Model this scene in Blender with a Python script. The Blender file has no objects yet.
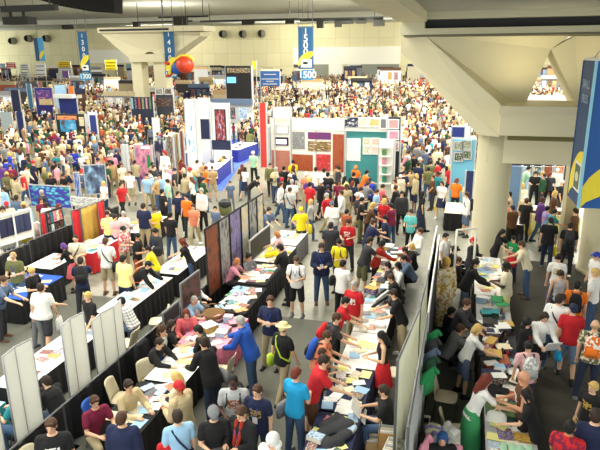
import bpy, bmesh, math, random
import numpy as np
from mathutils import Vector, Matrix, Euler
random.seed(7)
R = math.radians
SC = bpy.context.scene
COL = SC.collection

# ---------------------------------------------------------------- camera
F, PITCH, YAW, CAMH = 590.0, math.atan(173 / 590), math.atan(172 / math.hypot(590, 173)), 7.0
cam_data = bpy.data.cameras.new('camera')
cam_data.sensor_width = 36.0
cam_data.lens = 36.0 * F / 600.0
cam_data.clip_end = 400
cam = bpy.data.objects.new('camera', cam_data)
COL.objects.link(cam)
cam.location = (0, 0, CAMH)
SC.camera = cam
FW = Vector((-math.sin(YAW) * math.cos(PITCH), math.cos(YAW) * math.cos(PITCH), -math.sin(PITCH)))
RT = Vector((math.cos(YAW), math.sin(YAW), 0))
UP = RT.cross(FW)
ROLL = 0.01
RT, UP = RT * math.cos(ROLL) - UP * math.sin(ROLL), RT * math.sin(ROLL) + UP * math.cos(ROLL)
cam.rotation_euler = Matrix((RT, UP, -FW)).transposed().to_euler()

# ---------------------------------------------------------------- world, exposure, hall lamps
SC.view_settings.view_transform = 'Standard'
SC.view_settings.look = 'None'
SC.view_settings.gamma = 1.0
SC.view_settings.use_curve_mapping = False
SC.view_settings.exposure = 0.72
world = bpy.data.worlds.new('hall_air')
SC.world = world
world.use_nodes = True
world.node_tree.nodes['Background'].inputs[0].default_value = (0.98, 1.0, 0.92, 1)
world.node_tree.nodes['Background'].inputs[1].default_value = 1.4

def area(name, loc, sx, sy, power, col=(1, 0.95, 0.82), rot=(0, 0, 0)):
    d = bpy.data.lights.new(name, 'AREA')
    d.shape = 'RECTANGLE'; d.size = sx; d.size_y = sy
    d.energy = power; d.color = col
    o = bpy.data.objects.new(name, d)
    o.location = loc; o.rotation_euler = rot
    COL.objects.link(o)
    return o
for (x, y, p) in ((-9, 11, 1050), (-22, 17, 1100), (-7, 22, 1050), (-22, 34, 2600), (-6, 38, 2300), (8, 40, 1600),
                  (-50, 52, 3800), (-12, 58, 4300), (8, 64, 3900), (-56, 92, 7000), (-22, 96, 7600), (4, 92, 7600), (-70, 126, 6500), (-34, 126, 7500), (2, 126, 7500)):
    area('hall_lamp', (x, y, 14.3), 7, 5, p)
# unseen upward fill lights, added to brighten the ceiling
for (x, y, p) in ((-48, 90, 3800), (-16, 90, 3800), (16, 90, 3600), (-14, 45, 1500), (-50, 134, 1600), (-18, 134, 1600), (12, 134, 1600)):
    area('ceiling_fill_light', (x, y, 9.0), 8, .8, p * .2, (1, .97, .86), (math.pi, 0, 0))
for x in (-75, -40, -5, 30):
    area('added_fill_light', (x, 136, 13.3), 14, 1, 1500, (1, .96, .82), (R(62), 0, 0))  # fill lights added before the far wall to brighten it
area('mezzanine_area_light', (6, 11, 8.6), 5, 3, 120)
area('added_fill_light', (5, 9, 8.6), 10, 1, 900, (1, .96, .86), (R(72), 0, 0))  # unseen fill aimed at the concrete beam and piers, added to lift them
area('mezzanine_area_light', (10, 34, 8.0), 6, 4, 900)
area('mezzanine_area_light', (0, 4, 8.7), 4, 3, 260)  # extra unseen fill above the near stalls, added to brighten the sheer curtain
# uplighters standing on the box girder between the concrete piers
area('uplighter', (2.05, 18.55, 5.75), 0.4, 0.25, 20, (1, 0.85, 0.5), (math.pi, 0, 0))

# ---------------------------------------------------------------- helpers
def ray(u, v):
    return FW + RT * ((u - 300) / F) - UP * ((v - 225) / F)
def at(u, v, z=0.0):
    d = ray(u, v); t = (z - CAMH) / d.z
    return Vector((d.x * t, d.y * t, z))
def atY(u, v, Y):
    d = ray(u, v); t = Y / d.y
    return Vector((d.x * t, Y, CAMH + d.z * t))
def dep(Y):
    return Y / (1 + Y * .00418)
def atX(u, v, X):
    d = ray(u, v); t = X / d.x
    return Vector((X, d.y * t, CAMH + d.z * t))
def lin(h):
    if isinstance(h, str):
        h = HEX.get(h, h)
        c = [int(h[i:i + 2], 16) / 255 for i in (0, 2, 4)]
    else:
        c = h
    return tuple((x / 12.92 if x < .04045 else ((x + .055) / 1.055) ** 2.4) for x in c) + (1,)
HEX = dict(black='17171b', charcoal='33343a', grey='77787c', light_grey='b4b6b8', white='f0f0ee', cream='e6dcc0', beige='cdb990',
           tan='b39468', khaki='b5a684', brown='5b3c28', rust='a0502c', orange='e8771e', salmon='e58a6a', coral='d8646a', red='c5202a',
           maroon='7a1a3c', pink='e79ab0', pale_pink='eebfc4', purple='5c3580', lilac='9a8cc8', navy='1c2548', blue='2456b8',
           royal='2a3fb0', slate='5a6c88', light_blue='9cc4e6', cyan='1ea0d8', teal='2a8a94', aqua='68c8c8', green='1e8a4e', mint='a8d8b8',
           olive='6a6c42', forest='1c4a30', lime='b8d83a', yellow='f0dc1e', pale_yellow='f2ee9c', gold='c8a24a', jeans='3d5678',
           pale_jeans='7892b0', dark_jeans='232e46', camo='6f7052', auburn='6e2c1c', blond='cfae68', strawberry='c4804c',
           dark_brown='2e2018', black_hair='100e0f', grey_hair='a8a6a0', blue_hair='23508a', red_hair='a02818', brown_hair='4a301e')
MATS = {}
def nodes(name):
    m = bpy.data.materials.new(name); m.use_nodes = True
    nt = m.node_tree
    return m, nt, nt.nodes['Principled BSDF']
def N(nt, t, **kw):
    n = nt.nodes.new(t)
    for k, v in kw.items():
        if k.startswith('i_'):
            n.inputs[k[2:].replace('_', ' ')].default_value = v
        else:
            setattr(n, k, v)
    return n
def mat(c, rough=.7, metal=0, noise=0.0, scale=8, key=None, alpha=None, name=None, bump=0):
    k = ('p', str(c), rough, metal, noise, scale, alpha, bump)
    if k in MATS: return MATS[k]
    m, nt, b = nodes(name or ('paint_' + (c if isinstance(c, str) else 'mixed')))
    col = lin(c)
    b.inputs['Base Color'].default_value = col
    b.inputs['Roughness'].default_value = rough
    b.inputs['Metallic'].default_value = metal
    if alpha is not None: b.inputs['Alpha'].default_value = alpha
    if noise:
        tc = N(nt, 'ShaderNodeTexCoord'); nz = N(nt, 'ShaderNodeTexNoise', i_Scale=scale, i_Detail=4.0)
        nt.links.new(tc.outputs['Object'], nz.inputs['Vector'])
        mx = N(nt, 'ShaderNodeMix', data_type='RGBA')
        mx.inputs[6].default_value = tuple(x * (1 - noise) for x in col[:3]) + (1,)
        mx.inputs[7].default_value = tuple(min(1, x * (1 + noise)) for x in col[:3]) + (1,)
        nt.links.new(nz.outputs['Fac'], mx.inputs[0]); nt.links.new(mx.outputs[2], b.inputs['Base Color'])
        if bump:
            bp = N(nt, 'ShaderNodeBump', i_Strength=bump)
            nt.links.new(nz.outputs['Fac'], bp.inputs['Height']); nt.links.new(bp.outputs[0], b.inputs['Normal'])
    MATS[k] = m
    return m
def cloth(c, pattern=None, c2='white'):
    k = ('c', c, pattern, c2)
    if k in MATS: return MATS[k]
    m, nt, b = nodes('cloth_' + c)
    L = nt.links.new
    a, d = lin(c), lin(c2)
    b.inputs['Roughness'].default_value = .9
    tc = N(nt, 'ShaderNodeTexCoord')
    nz = N(nt, 'ShaderNodeTexNoise', i_Scale=9.0, i_Detail=3.0)
    L(tc.outputs['Object'], nz.inputs['Vector'])
    bp = N(nt, 'ShaderNodeBump', i_Strength=.55, i_Distance=.03)
    L(nz.outputs['Fac'], bp.inputs['Height']); L(bp.outputs[0], b.inputs['Normal'])
    b.inputs['Base Color'].default_value = a
    if pattern:
        mx = N(nt, 'ShaderNodeMix', data_type='RGBA')
        mx.inputs[6].default_value = a; mx.inputs[7].default_value = d
        L(mx.outputs[2], b.inputs['Base Color'])
        sep = N(nt, 'ShaderNodeSeparateXYZ'); L(tc.outputs['Object'], sep.inputs[0])
        def math_(op, x, y=None, v=None):
            n = N(nt, 'ShaderNodeMath', operation=op)
            L(x, n.inputs[0])
            if y is not None: L(y, n.inputs[1])
            if v is not None: n.inputs[1].default_value = v
            return n.outputs[0]
        if pattern == 'stripes':
            s = math_('SINE', math_('MULTIPLY', sep.outputs[2], v=75.0)); L(math_('GREATER_THAN', s, v=.1), mx.inputs[0])
        elif pattern == 'plaid':
            s = math_('GREATER_THAN', math_('SINE', math_('MULTIPLY', sep.outputs[2], v=90.0)), v=.4)
            t = math_('GREATER_THAN', math_('SINE', math_('MULTIPLY', sep.outputs[0], v=90.0)), v=.4)
            L(math_('MULTIPLY', math_('ADD', s, t), v=.5), mx.inputs[0])
        elif pattern in ('floral', 'camo'):
            v = N(nt, 'ShaderNodeTexNoise', i_Scale=14.0, i_Detail=1.0); L(tc.outputs['Object'], v.inputs['Vector'])
            L(math_('GREATER_THAN', v.outputs['Fac'], v=.53), mx.inputs[0])
        elif pattern in ('print', 'backprint'):
            v = N(nt, 'ShaderNodeTexNoise', i_Scale=26.0, i_Detail=1.0); L(tc.outputs['Object'], v.inputs['Vector'])
            q = math_('GREATER_THAN', v.outputs['Fac'], v=.47)
            ax = math_('LESS_THAN', math_('ABSOLUTE', sep.outputs[0]), v=.1)
            az = math_('LESS_THAN', math_('ABSOLUTE', math_('SUBTRACT', sep.outputs[2], v=1.27)), v=.085)
            ay = math_('GREATER_THAN' if pattern == 'print' else 'LESS_THAN', sep.outputs[1], v=0.03)
            L(math_('MULTIPLY', math_('MULTIPLY', q, ax), math_('MULTIPLY', az, ay)), mx.inputs[0])
    MATS[k] = m
    return m
def art(seed, kind='picture', base=None, c2=None, c3=None, scale=6):
    """printed picture: blotches of three ink colours"""
    k = ('a', seed, kind, base, c2, c3, scale)
    if k in MATS: return MATS[k]
    m, nt, b = nodes('printed_art')
    L = nt.links.new
    rs = random.Random(seed)
    pal = ['navy', 'red', 'gold', 'teal', 'black', 'cream', 'brown', 'purple', 'rust', 'light_blue', 'green', 'charcoal', 'pink', 'white', 'orange']
    cs = [lin(base or rs.choice(pal)), lin(c2 or rs.choice(pal)), lin(c3 or rs.choice(pal))]
    tc = N(nt, 'ShaderNodeTexCoord'); nz = N(nt, 'ShaderNodeTexNoise', noise_dimensions='4D', i_Scale=float(scale), i_Detail=2.5, i_W=float(seed % 97))
    L(tc.outputs['Generated'], nz.inputs['Vector'])
    cr = N(nt, 'ShaderNodeValToRGB'); cr.color_ramp.interpolation = 'LINEAR'
    e = cr.color_ramp.elements
    e[0].position = .33; e[0].color = cs[0]; e[1].position = .67; e[1].color = cs[2]
    x = e.new(.5); x.color = cs[1]
    L(nz.outputs['Fac'], cr.inputs[0]); L(cr.outputs[0], b.inputs['Base Color'])
    b.inputs['Roughness'].default_value = .45
    MATS[k] = m
    return m
def sheer(c):
    m, nt, b = nodes('sheer_fabric')
    b.inputs['Base Color'].default_value = lin(c); b.inputs['Roughness'].default_value = .9
    t = N(nt, 'ShaderNodeBsdfTranslucent'); t.inputs[0].default_value = lin(c)
    mx = N(nt, 'ShaderNodeMixShader'); mx.inputs[0].default_value = .5
    out = nt.nodes['Material Output']
    nt.links.new(b.outputs[0], mx.inputs[1]); nt.links.new(t.outputs[0], mx.inputs[2]); nt.links.new(mx.outputs[0], out.inputs[0])
    return m
def emis(c, s, name='glow'):
    k = ('e', str(c), s)
    if k in MATS: return MATS[k]
    m, nt, b = nodes(name)
    b.inputs['Base Color'].default_value = lin(c); b.inputs['Emission Color'].default_value = lin(c); b.inputs['Emission Strength'].default_value = s
    MATS[k] = m
    return m

def mesh_of(bm, name, mats=(), smooth=False):
    me = bpy.data.meshes.new(name)
    bm.normal_update(); bm.to_mesh(me); bm.free()
    for m in mats: me.materials.append(m)
    if smooth: me.shade_smooth()
    return me
def link(name, me, parent=None, loc=None, **props):
    o = bpy.data.objects.new(name, me); COL.objects.link(o)
    if parent is not None: o.parent = parent
    if loc is not None: o.location = loc
    for k, v in props.items(): o[k] = v
    return o
def obj(name, bm, m, parent=None, smooth=False, loc=None, rotz=0, **props):
    ms = m if isinstance(m, (list, tuple)) else [m]
    o = link(name, mesh_of(bm, name, ms, smooth), parent, loc, **props)
    if rotz: o.rotation_euler.z = rotz
    return o
def empty(name, loc=(0, 0, 0), rotz=0, **props):
    o = bpy.data.objects.new(name, None); COL.objects.link(o)
    o.location = loc; o.rotation_euler.z = rotz; o.empty_display_size = .2
    for k, v in props.items(): o[k] = v
    return o
def copy_tree(o, parent=None):
    c = o.copy(); COL.objects.link(c); c.parent = parent
    for ch in o.children: copy_tree(ch, c)
    return c
def slotmat(o, i, m):
    o.material_slots[i].link = 'OBJECT'; o.material_slots[i].material = m

def box(bm, x0, y0, z0, x1, y1, z1, mi=0, M=None):
    vs = [bm.verts.new(Vector(p) if M is None else M @ Vector(p)) for p in
          ((x0, y0, z0), (x1, y0, z0), (x1, y1, z0), (x0, y1, z0), (x0, y0, z1), (x1, y0, z1), (x1, y1, z1), (x0, y1, z1))]
    for f in ((0, 3, 2, 1), (4, 5, 6, 7), (0, 1, 5, 4), (1, 2, 6, 5), (2, 3, 7, 6), (3, 0, 4, 7)):
        fc = bm.faces.new([vs[i] for i in f]); fc.material_index = mi
    return bm
def B(*a, **k):
    return box(bmesh.new(), *a, **k)
def frame_of(d):
    d = Vector(d).normalized()
    a = Vector((0, 0, 1)) if abs(d.z) < .9 else Vector((1, 0, 0))
    x = d.cross(a).normalized(); y = d.cross(x)
    return x, y, d
def cap(bm, p0, p1, r0, r1, n=8, mi=0, flat=False):
    """tapered capsule"""
    p0, p1 = Vector(p0), Vector(p1)
    if (p1 - p0).length < 1e-5: p1 = p0 + Vector((0, 0, 1e-3))
    x, y, d = frame_of(p1 - p0)
    L = []
    if flat: L = [(p0, r0), (p1, r1)]
    else:
        for a in (-75, -40, 0): L.append((p0 + d * (r0 * math.sin(R(a))), r0 * math.cos(R(a))))
        for a in (0, 40, 75): L.append((p1 + d * (r1 * math.sin(R(a))), r1 * math.cos(R(a))))
    rings = []
    for c, r in L:
        rings.append([bm.verts.new(c + (x * math.cos(2 * math.pi * i / n) + y * math.sin(2 * math.pi * i / n)) * r) for i in range(n)])
    for a, b in zip(rings, rings[1:]):
        for i in range(n):
            f = bm.faces.new((a[i], a[(i + 1) % n], b[(i + 1) % n], b[i])); f.material_index = mi
    f = bm.faces.new(rings[0][::-1]); f.material_index = mi
    f = bm.faces.new(rings[-1]); f.material_index = mi
    return bm
def ell(bm, c, r, M=None, u=12, v=8, mi=0):
    mt = Matrix.Translation(Vector(c)) @ (M or Matrix.Identity(4)) @ Matrix.Diagonal((r[0], r[1], r[2], 1))
    g = bmesh.ops.create_uvsphere(bm, u_segments=u, v_segments=v, radius=1, matrix=mt)
    if mi:
        for vv in g['verts']:
            for f in vv.link_faces: f.material_index = mi
    return bm
def loft(bm, rings, n=16, mi=0, sq=2.3):
    """rings: (center, xvec*halfwidth, yvec*halfdepth)"""
    rs = []
    for c, a, b in rings:
        r = []
        for i in range(n):
            t = 2 * math.pi * i / n
            ct, st = math.cos(t), math.sin(t)
            cx = math.copysign(abs(ct) ** (2 / sq), ct); sy = math.copysign(abs(st) ** (2 / sq), st)
            r.append(bm.verts.new(Vector(c) + a * cx + b * sy))
        rs.append(r)
    for p, q in zip(rs, rs[1:]):
        for i in range(n):
            f = bm.faces.new((p[i], p[(i + 1) % n], q[(i + 1) % n], q[i])); f.material_index = mi
    bm.faces.new(rs[0][::-1]).material_index = mi
    bm.faces.new(rs[-1]).material_index = mi
    return bm
def lathe(bm, prof, n=20, mi=0, c=(0, 0, 0), closed=True):
    rs = []
    for r, z in prof:
        rs.append([bm.verts.new((c[0] + r * math.cos(2 * math.pi * i / n), c[1] + r * math.sin(2 * math.pi * i / n), c[2] + z)) for i in range(n)])
    for p, q in zip(rs, rs[1:]):
        for i in range(n):
            bm.faces.new((p[i], p[(i + 1) % n], q[(i + 1) % n], q[i])).material_index = mi
    if closed:
        bm.faces.new(rs[0][::-1]).material_index = mi; bm.faces.new(rs[-1]).material_index = mi
    return bm
def remesh(bm, voxel, it=4, fac=.5, dec=None):
    me = bpy.data.meshes.new('tmp'); bm.normal_update(); bm.to_mesh(me); bm.free()
    o = bpy.data.objects.new('tmp', me); COL.objects.link(o)
    m = o.modifiers.new('r', 'REMESH'); m.mode = 'VOXEL'; m.voxel_size = voxel
    if it:
        s = o.modifiers.new('s', 'SMOOTH'); s.factor = fac; s.iterations = it
    if dec:
        d = o.modifiers.new('d', 'DECIMATE'); d.ratio = dec
    dg = bpy.context.evaluated_depsgraph_get()
    out = bpy.data.meshes.new_from_object(o.evaluated_get(dg))
    bpy.data.objects.remove(o); bpy.data.meshes.remove(me)
    out.shade_smooth()
    return out
# ---------------------------------------------------------------- people
V = Vector
# pose: lean, head pitch, head turn, (upper, fore) right & left, (thigh, shin) right & left, seated hip height
UPR = dict(u=V((.16, 0, -1)), f=V((.02, .3, -1)))
POSES = {
 'stand':  dict(lean=2, hp=14, ht=8, r=((.17, .02, -1), (.05, .28, -1)), l=((-.2, -.03, -1), (-.02, .2, -1)), lr=((.06, .03, -1), (.04, 0, -1)), ll=((-.13, 0, -1), (-.08, -.05, -1))),
 'turn':   dict(lean=0, hp=6, ht=-38, r=((.25, -.1, -1), (-.1, .5, -1)), l=((-.2, .1, -1), (.1, .6, -.7)), lr=((.12, -.08, -1), (.1, -.1, -1)), ll=((-.1, .12, -1), (-.04, -.03, -1))),
 'hold':   dict(lean=5, hp=30, ht=0, r=((.2, .15, -1), (-.45, .9, .05)), l=((-.2, .1, -1), (.4, .95, .15)), lr=((.08, .03, -1), (.05, -.02, -1)), ll=((-.1, .05, -1), (-.05, -.05, -1))),
 'walk':   dict(lean=5, hp=8, ht=4, r=((.12, -.35, -1), (.03, .15, -1)), l=((-.14, .3, -1), (.02, .75, -.9)), lr=((.05, .42, -1), (.03, .05, -1)), ll=((-.05, -.25, -1), (-.03, -.5, -1))),
 'walk2':  dict(lean=4, hp=12, ht=-20, r=((.15, .25, -1), (0, .5, -1)), l=((-.2, -.25, -1), (-.05, 0, -1)), lr=((.05, -.2, -1), (.03, -.42, -1)), ll=((-.05, .36, -1), (-.03, .04, -1))),
 'reach':  dict(lean=20, hp=26, ht=5, r=((.15, .75, -.8), (-.05, .95, -.35)), l=((-.22, .35, -.9), (.1, .9, -.3)), lr=((.09, .08, -1), (.05, -.05, -1)), ll=((-.11, -.08, -1), (-.06, -.12, -1))),
 'bend':   dict(lean=48, hp=20, ht=-6, r=((.12, .55, -1), (-.05, .6, -.8)), l=((-.15, .65, -.8), (.05, .9, -.4)), lr=((.1, .12, -1), (.05, -.15, -1)), ll=((-.1, .0, -1), (-.06, -.18, -1))),
 'hips':   dict(lean=-2, hp=10, ht=20, r=((.55, -.25, -.8), (-.75, .35, -.6)), l=((-.2, .05, -1), (-.02, .3, -1)), lr=((.12, 0, -1), (.08, 0, -1)), ll=((-.14, .06, -1), (-.06, 0, -1))),
 'cross':  dict(lean=-2, hp=10, ht=-12, r=((.3, .2, -1), (-.95, .5, .12)), l=((-.3, .2, -1), (.95, .42, .02)), lr=((.1, .05, -1), (.08, 0, -1)), ll=((-.1, 0, -1), (-.08, -.05, -1))),
 'raise':  dict(lean=-3, hp=-6, ht=0, r=((.3, .75, .1), (-.3, .25, 1)), l=((-.3, .7, -.2), (.35, .45, .8)), lr=((.1, .05, -1), (.06, 0, -1)), ll=((-.1, -.05, -1), (-.06, -.05, -1))),
 'point':  dict(lean=6, hp=12, ht=15, r=((.15, .95, -.35), (-.03, 1, -.1)), l=((-.2, 0, -1), (-.02, .35, -1)), lr=((.1, .08, -1), (.06, 0, -1)), ll=((-.1, -.1, -1), (-.06, -.1, -1))),
 'sit':    dict(lean=10, hp=18, ht=6, hip=.53, r=((.25, .45, -.85), (-.35, .93, .02)), l=((-.25, .4, -.85), (.35, .93, .02)), lr=((.15, 1, -.02), (.05, .1, -1)), ll=((-.15, 1, -.02), (-.05, -.12, -1))),
 'sitlean':dict(lean=28, hp=24, ht=-10, hip=.53, r=((.2, .75, -.62), (-.2, .97, .0)), l=((-.25, .6, -.7), (.5, .85, .02)), lr=((.18, 1, -.02), (.05, -.15, -1)), ll=((-.12, 1, -.02), (-.05, .12, -1))),
 'sitback':dict(lean=-8, hp=4, ht=16, hip=.53, r=((.3, .2, -.95), (-.4, .9, -.1)), l=((-.28, .15, -.95), (.4, .85, -.15)), lr=((.15, 1, -.02), (.05, .2, -1)), ll=((-.12, 1, .04), (-.05, .1, -1))),
}
def fk(pose):
    P = POSES[pose]
    lean = R(P['lean'])
    hz = P.get('hip', .93)
    up = V((0, math.sin(lean), math.cos(lean))); fw = V((0, math.cos(lean), -math.sin(lean))); rt = V((1, 0, 0))
    hip = V((0, 0, hz))
    J = dict(hip=hip, up=up, fw=fw, rt=rt)
    J['waist'] = hip + up * .17; J['chest'] = hip + up * .38; J['shc'] = hip + up * .51; J['neck'] = hip + up * .55
    hu = (up * .8 + V((0, 0, .5))).normalized()
    hd = J['neck'] + hu * .135
    Mr = Matrix.Rotation(R(-P['ht']), 3, 'Z') @ Matrix.Rotation(-R(P['hp']), 3, 'X')
    J['head'] = hd; J['Mh'] = Mr.to_4x4()
    for s, k, lk in ((1, 'r', 'lr'), (-1, 'l', 'll')):
        sh = J['shc'] + rt * (s * .175) - up * .02
        a, b = (V(q).normalized() for q in P[k])
        el = sh + a * .29; wr = el + b * .25
        J['sh' + k] = sh; J['el' + k] = el; J['wr' + k] = wr; J['hd' + k] = b
        hp_ = hip + rt * (s * .09) - V((0, 0, .02))
        a, b = (V(q).normalized() for q in P[lk])
        kn = hp_ + a * .43; an = kn + b * .42
        J['hp' + k] = hp_; J['kn' + k] = kn; J['an' + k] = an
    mz = min(J['anr'].z, J['anl'].z)
    if 'hip' not in P:
        dz = .075 - mz
    else:
        dz = 0
        for k in 'rl': J['an' + k].z = .085
    if dz:
        for k, v in J.items():
            if k not in ('up', 'fw', 'rt', 'Mh', 'hdr', 'hdl'): v.z += dz
    J['top'] = J['head'].z + .125
    return J
FK = {p: fk(p) for p in POSES}

def torso(bm, J, w, g=0.0, hem=-.06, fem=False):
    up, fw, rt, h = J['up'], J['fw'], J['rt'], J['hip']
    S = [(hem, .158, .105), (0, .162, .112), (.1, .145, .1), (.19, .138, .098), (.3, .155, .112), (.4, .17, .118), (.48, .165, .1), (.53, .11, .075), (.565, .06, .058)]
    if fem:
        S = [(hem, .166, .115), (0, .168, .118), (.1, .138, .1), (.19, .118, .088), (.3, .142, .108), (.38, .148, .128), (.48, .145, .09), (.53, .1, .068), (.565, .052, .05)]
    rr = []
    for i, (z, a, b) in enumerate(S):
        gg = g * (1 if i < 7 else .35)
        lo = gg + (g * .6 if i < 4 else 0)
        rr.append((h + up * z, rt * (a * w + lo), fw * (b * w + lo)))
    return loft(bm, rr)
def hand(bm, J, k, det):
    s = 1 if k == 'r' else -1
    wr, d = J['wr' + k], J['hd' + k].normalized()
    side = d.cross(V((0, 0, 1)))
    if side.length < .2: side = V((1, 0, 0)) * 1.0
    side.normalize(); nrm = side.cross(d).normalized()
    if nrm.z > 0: nrm = -nrm
    M = Matrix((side, d, nrm)).transposed().to_4x4()
    return wr, d, side, nrm, M
def body_mesh(pose, fem, det, heavy=0):
    J = FK[pose]; bm = bmesh.new()
    w = .88 if fem else 1.0
    w *= 1 + .14 * heavy
    torso(bm, J, w, 0, fem=fem)
    cap(bm, J['neck'] - J['up'] * .04, J['head'] - V((0, 0, .05)), .056 * (w * .9 + .1), .05, 10)
    q = w
    for k in 'rl':
        cap(bm, J['sh' + k], J['el' + k], .054 * q, .041 * q, 10)
        cap(bm, J['el' + k], J['wr' + k], .041 * q, .026, 10)
        cap(bm, J['shc'] + (J['sh' + k] - J['shc']) * .35, J['sh' + k], .06, .056 * q, 8)
        cap(bm, J['hp' + k], J['kn' + k], .088 * q, .055 * q, 12)
        cap(bm, J['kn' + k], J['kn' + k] + (J['an' + k] - J['kn' + k]) * .4, .054 * q, .056 * q, 10)
        cap(bm, J['kn' + k] + (J['an' + k] - J['kn' + k]) * .4, J['an' + k], .056 * q, .034, 10)
        an = J['an' + k]
        cap(bm, an - V((0, .03, .035)), an + V((0, .15, -.045)), .034, .026, 8)
        wr, d, side, nrm, M = hand(bm, J, k, det)
        ell(bm, wr + d * .05, (.036, .052, .02), M)
    Mh, c = J['Mh'], J['head']
    hv = lambda x, y, z: c + Mh.to_3x3() @ V((x, y, z))
    ell(bm, hv(0, -.008, .02), (.076, .094, .1), Mh, 14, 10)
    ell(bm, hv(0, .02, -.045), (.056, .062, .07), Mh)
    if det:
        cap(bm, hv(0, .085, .02), hv(0, .105, -.012), .009, .014, 6)
        for s in (-1, 1):
            ell(bm, hv(s * .077, -.005, .0), (.012, .02, .032), Mh, 8, 6)
    me = remesh(bm, .0125 if det else .024, 3 if det else 2, .5, None if det else .5)
    bm = bmesh.new(); bm.from_mesh(me); bpy.data.meshes.remove(me)
    for f in bm.faces: f.material_index = 0
    if det:
        for k in 'rl':
            wr, d, side, nrm, M = hand(bm, J, k, det)
            s = 1 if k == 'r' else -1
            for i, (off, ln) in enumerate(((-.027, .062), (-.009, .074), (.009, .07), (.026, .054))):
                p = wr + d * .088 + side * off - nrm * .004
                a = (d + nrm * .25 + side * off * 3).normalized(); b = (d + nrm * .9).normalized()
                m1 = p + a * ln * .5
                cap(bm, p - d * .02, m1, .0085, .008, 6); cap(bm, m1, m1 + b * ln * .5, .008, .0065, 6)
            t0 = wr + d * .03 - side * s * .028
            t1 = t0 - side * s * .03 + d * .03 + nrm * .01
            cap(bm, t0, t1, .012, .01, 6); cap(bm, t1, t1 + (d * .8 + nrm * .4 + side * s * .15).normalized() * .03, .01, .008, 6)
        for s in (-1, 1):
            ell(bm, hv(s * .03, .076, .018), (.008, .0075, .004), Mh, 8, 6, 1)
            ell(bm, hv(s * .03, .085, .018), (.0055, .003, .0055), Mh, 6, 5, 2)
            ell(bm, hv(s * .031, .081, .038), (.015, .005, .0025), Mh, 8, 5, 2)
        ell(bm, hv(0, .083, -.048), (.022, .008, .006), Mh, 8, 6, 3)
    me = mesh_of(bm, 'person', [], True)
    for m in (mat('tan'), mat('light_grey'), mat('black_hair'), mat('coral')): me.materials.append(m)
    return me
def top_mesh(pose, fem, kind, det, heavy=0):
    J = FK[pose]; bm = bmesh.new()
    w = (.88 if fem else 1.0) * (1 + .14 * heavy)
    g = dict(tee=.017, tank=.012, long=.019, jacket=.028, dress=.016, polo=.017, hoodie=.03, robe=.03)[kind]
    torso(bm, J, w, g, hem={'tank': -.03, 'jacket': -.14, 'hoodie': -.09}.get(kind, -.08) if 'hip' not in POSES[pose] else -.03, fem=fem)
    for k in 'rl':
        sh, el, wr = J['sh' + k], J['el' + k], J['wr' + k]
        if kind in ('tee', 'polo', 'dress'):
            cap(bm, sh - J['up'] * .005, sh.lerp(el, .62), .068 * w + .004, .064 * w + .004, 12, flat=False)
        elif kind in ('long', 'jacket', 'hoodie', 'robe'):
            e = g * .8
            cap(bm, sh, el, .06 * w + e, .05 * w + e, 12); cap(bm, el, el.lerp(wr, .92), .05 * w + e, .034 + e * .8, 12)
        if kind != 'tank':
            cap(bm, J['shc'] + (sh - J['shc']) * .35 - J['up'] * .005, sh, .066, .064 * w + .003, 8)
        else:
            cap(bm, J['shc'] + (sh - J['shc']) * .25 - J['up'] * .02, J['shc'] + (sh - J['shc']) * .6 - J['up'] * .01, .062, .055, 8)
    if kind == 'hoodie':
        ell(bm, J['neck'] - J['fw'] * .07 + J['up'] * .01, (.1, .06, .07))
    if kind == 'jacket':
        ell(bm, J['neck'] - J['up'] * .01, (.08, .075, .035))
    if kind in ('dress', 'robe') and 'hip' not in POSES[pose]:
        h = J['hip']; X, Y = V((1, 0, 0)), V((0, 1, 0))
        zb = .55 if kind == 'dress' else .08
        loft(bm, [(V((h.x, h.y, zb)), X * .29, Y * .25), (V((h.x, h.y, (zb + h.z) / 2)), X * .235, Y * .2), (h + V((0, 0, .05)), X * .18, Y * .13), (h + V((0, 0, .15)), X * .14, Y * .11)], 20)
    me = remesh(bm, .0135 if det else .026, 3, .5, .6 if det else .45)
    me.materials.append(mat('grey')); me.name = kind
    return me
def bot_mesh(pose, fem, kind, det, heavy=0):
    J = FK[pose]; bm = bmesh.new(); h = J['hip']
    w = (.94 if fem else 1.0) * (1 + .12 * heavy)
    X = V((1, 0, 0)); up, fw = J['up'], J['fw']
    loft(bm, [(h - V((0, 0, .1)), X * .12 * w, V((0, 1, 0)) * .1 * w), (h - V((0, 0, .03)), X * .172 * w, V((0, 1, 0)) * .12 * w), (h + up * .05, X * .165 * w, fw * .115 * w), (h + up * .11, X * .15 * w, fw * .108 * w)])
    if kind in ('pants', 'shorts'):
        for k in 'rl':
            hp_, kn, an = J['hp' + k], J['kn' + k], J['an' + k]
            if kind == 'pants':
                cap(bm, hp_, kn, .102 * w, .072 * w, 12); cap(bm, kn, an + V((0, -.01, .0)), .072 * w, .06, 12)
            else:
                cap(bm, hp_, hp_.lerp(kn, .95), .104 * w, .092 * w, 12)
    elif 'hip' in POSES[pose]:
        for k in 'rl': cap(bm, J['hp' + k], J['kn' + k], .11 * w, .09 * w, 12)
        cap(bm, h, (J['knr'] + J['knl']) / 2, .11, .08, 12)
    else:
        zb = {'skirt': .52, 'longskirt': .12}[kind]; Y = V((0, 1, 0)); c = V((0, (J['knr'].y + J['knl'].y) / 2 * .6, zb))
        loft(bm, [(c, X * .24, Y * .23), (c.lerp(h, .55), X * .21, Y * .175), (h + V((0, 0, .0)), X * .178, Y * .135), (h + V((0, 0, .1)), X * .15, Y * .11)], 20)
    me = remesh(bm, .0135 if det else .026, 3, .5, .6 if det else .45)
    me.materials.append(mat('navy')); me.name = kind
    return me
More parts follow.
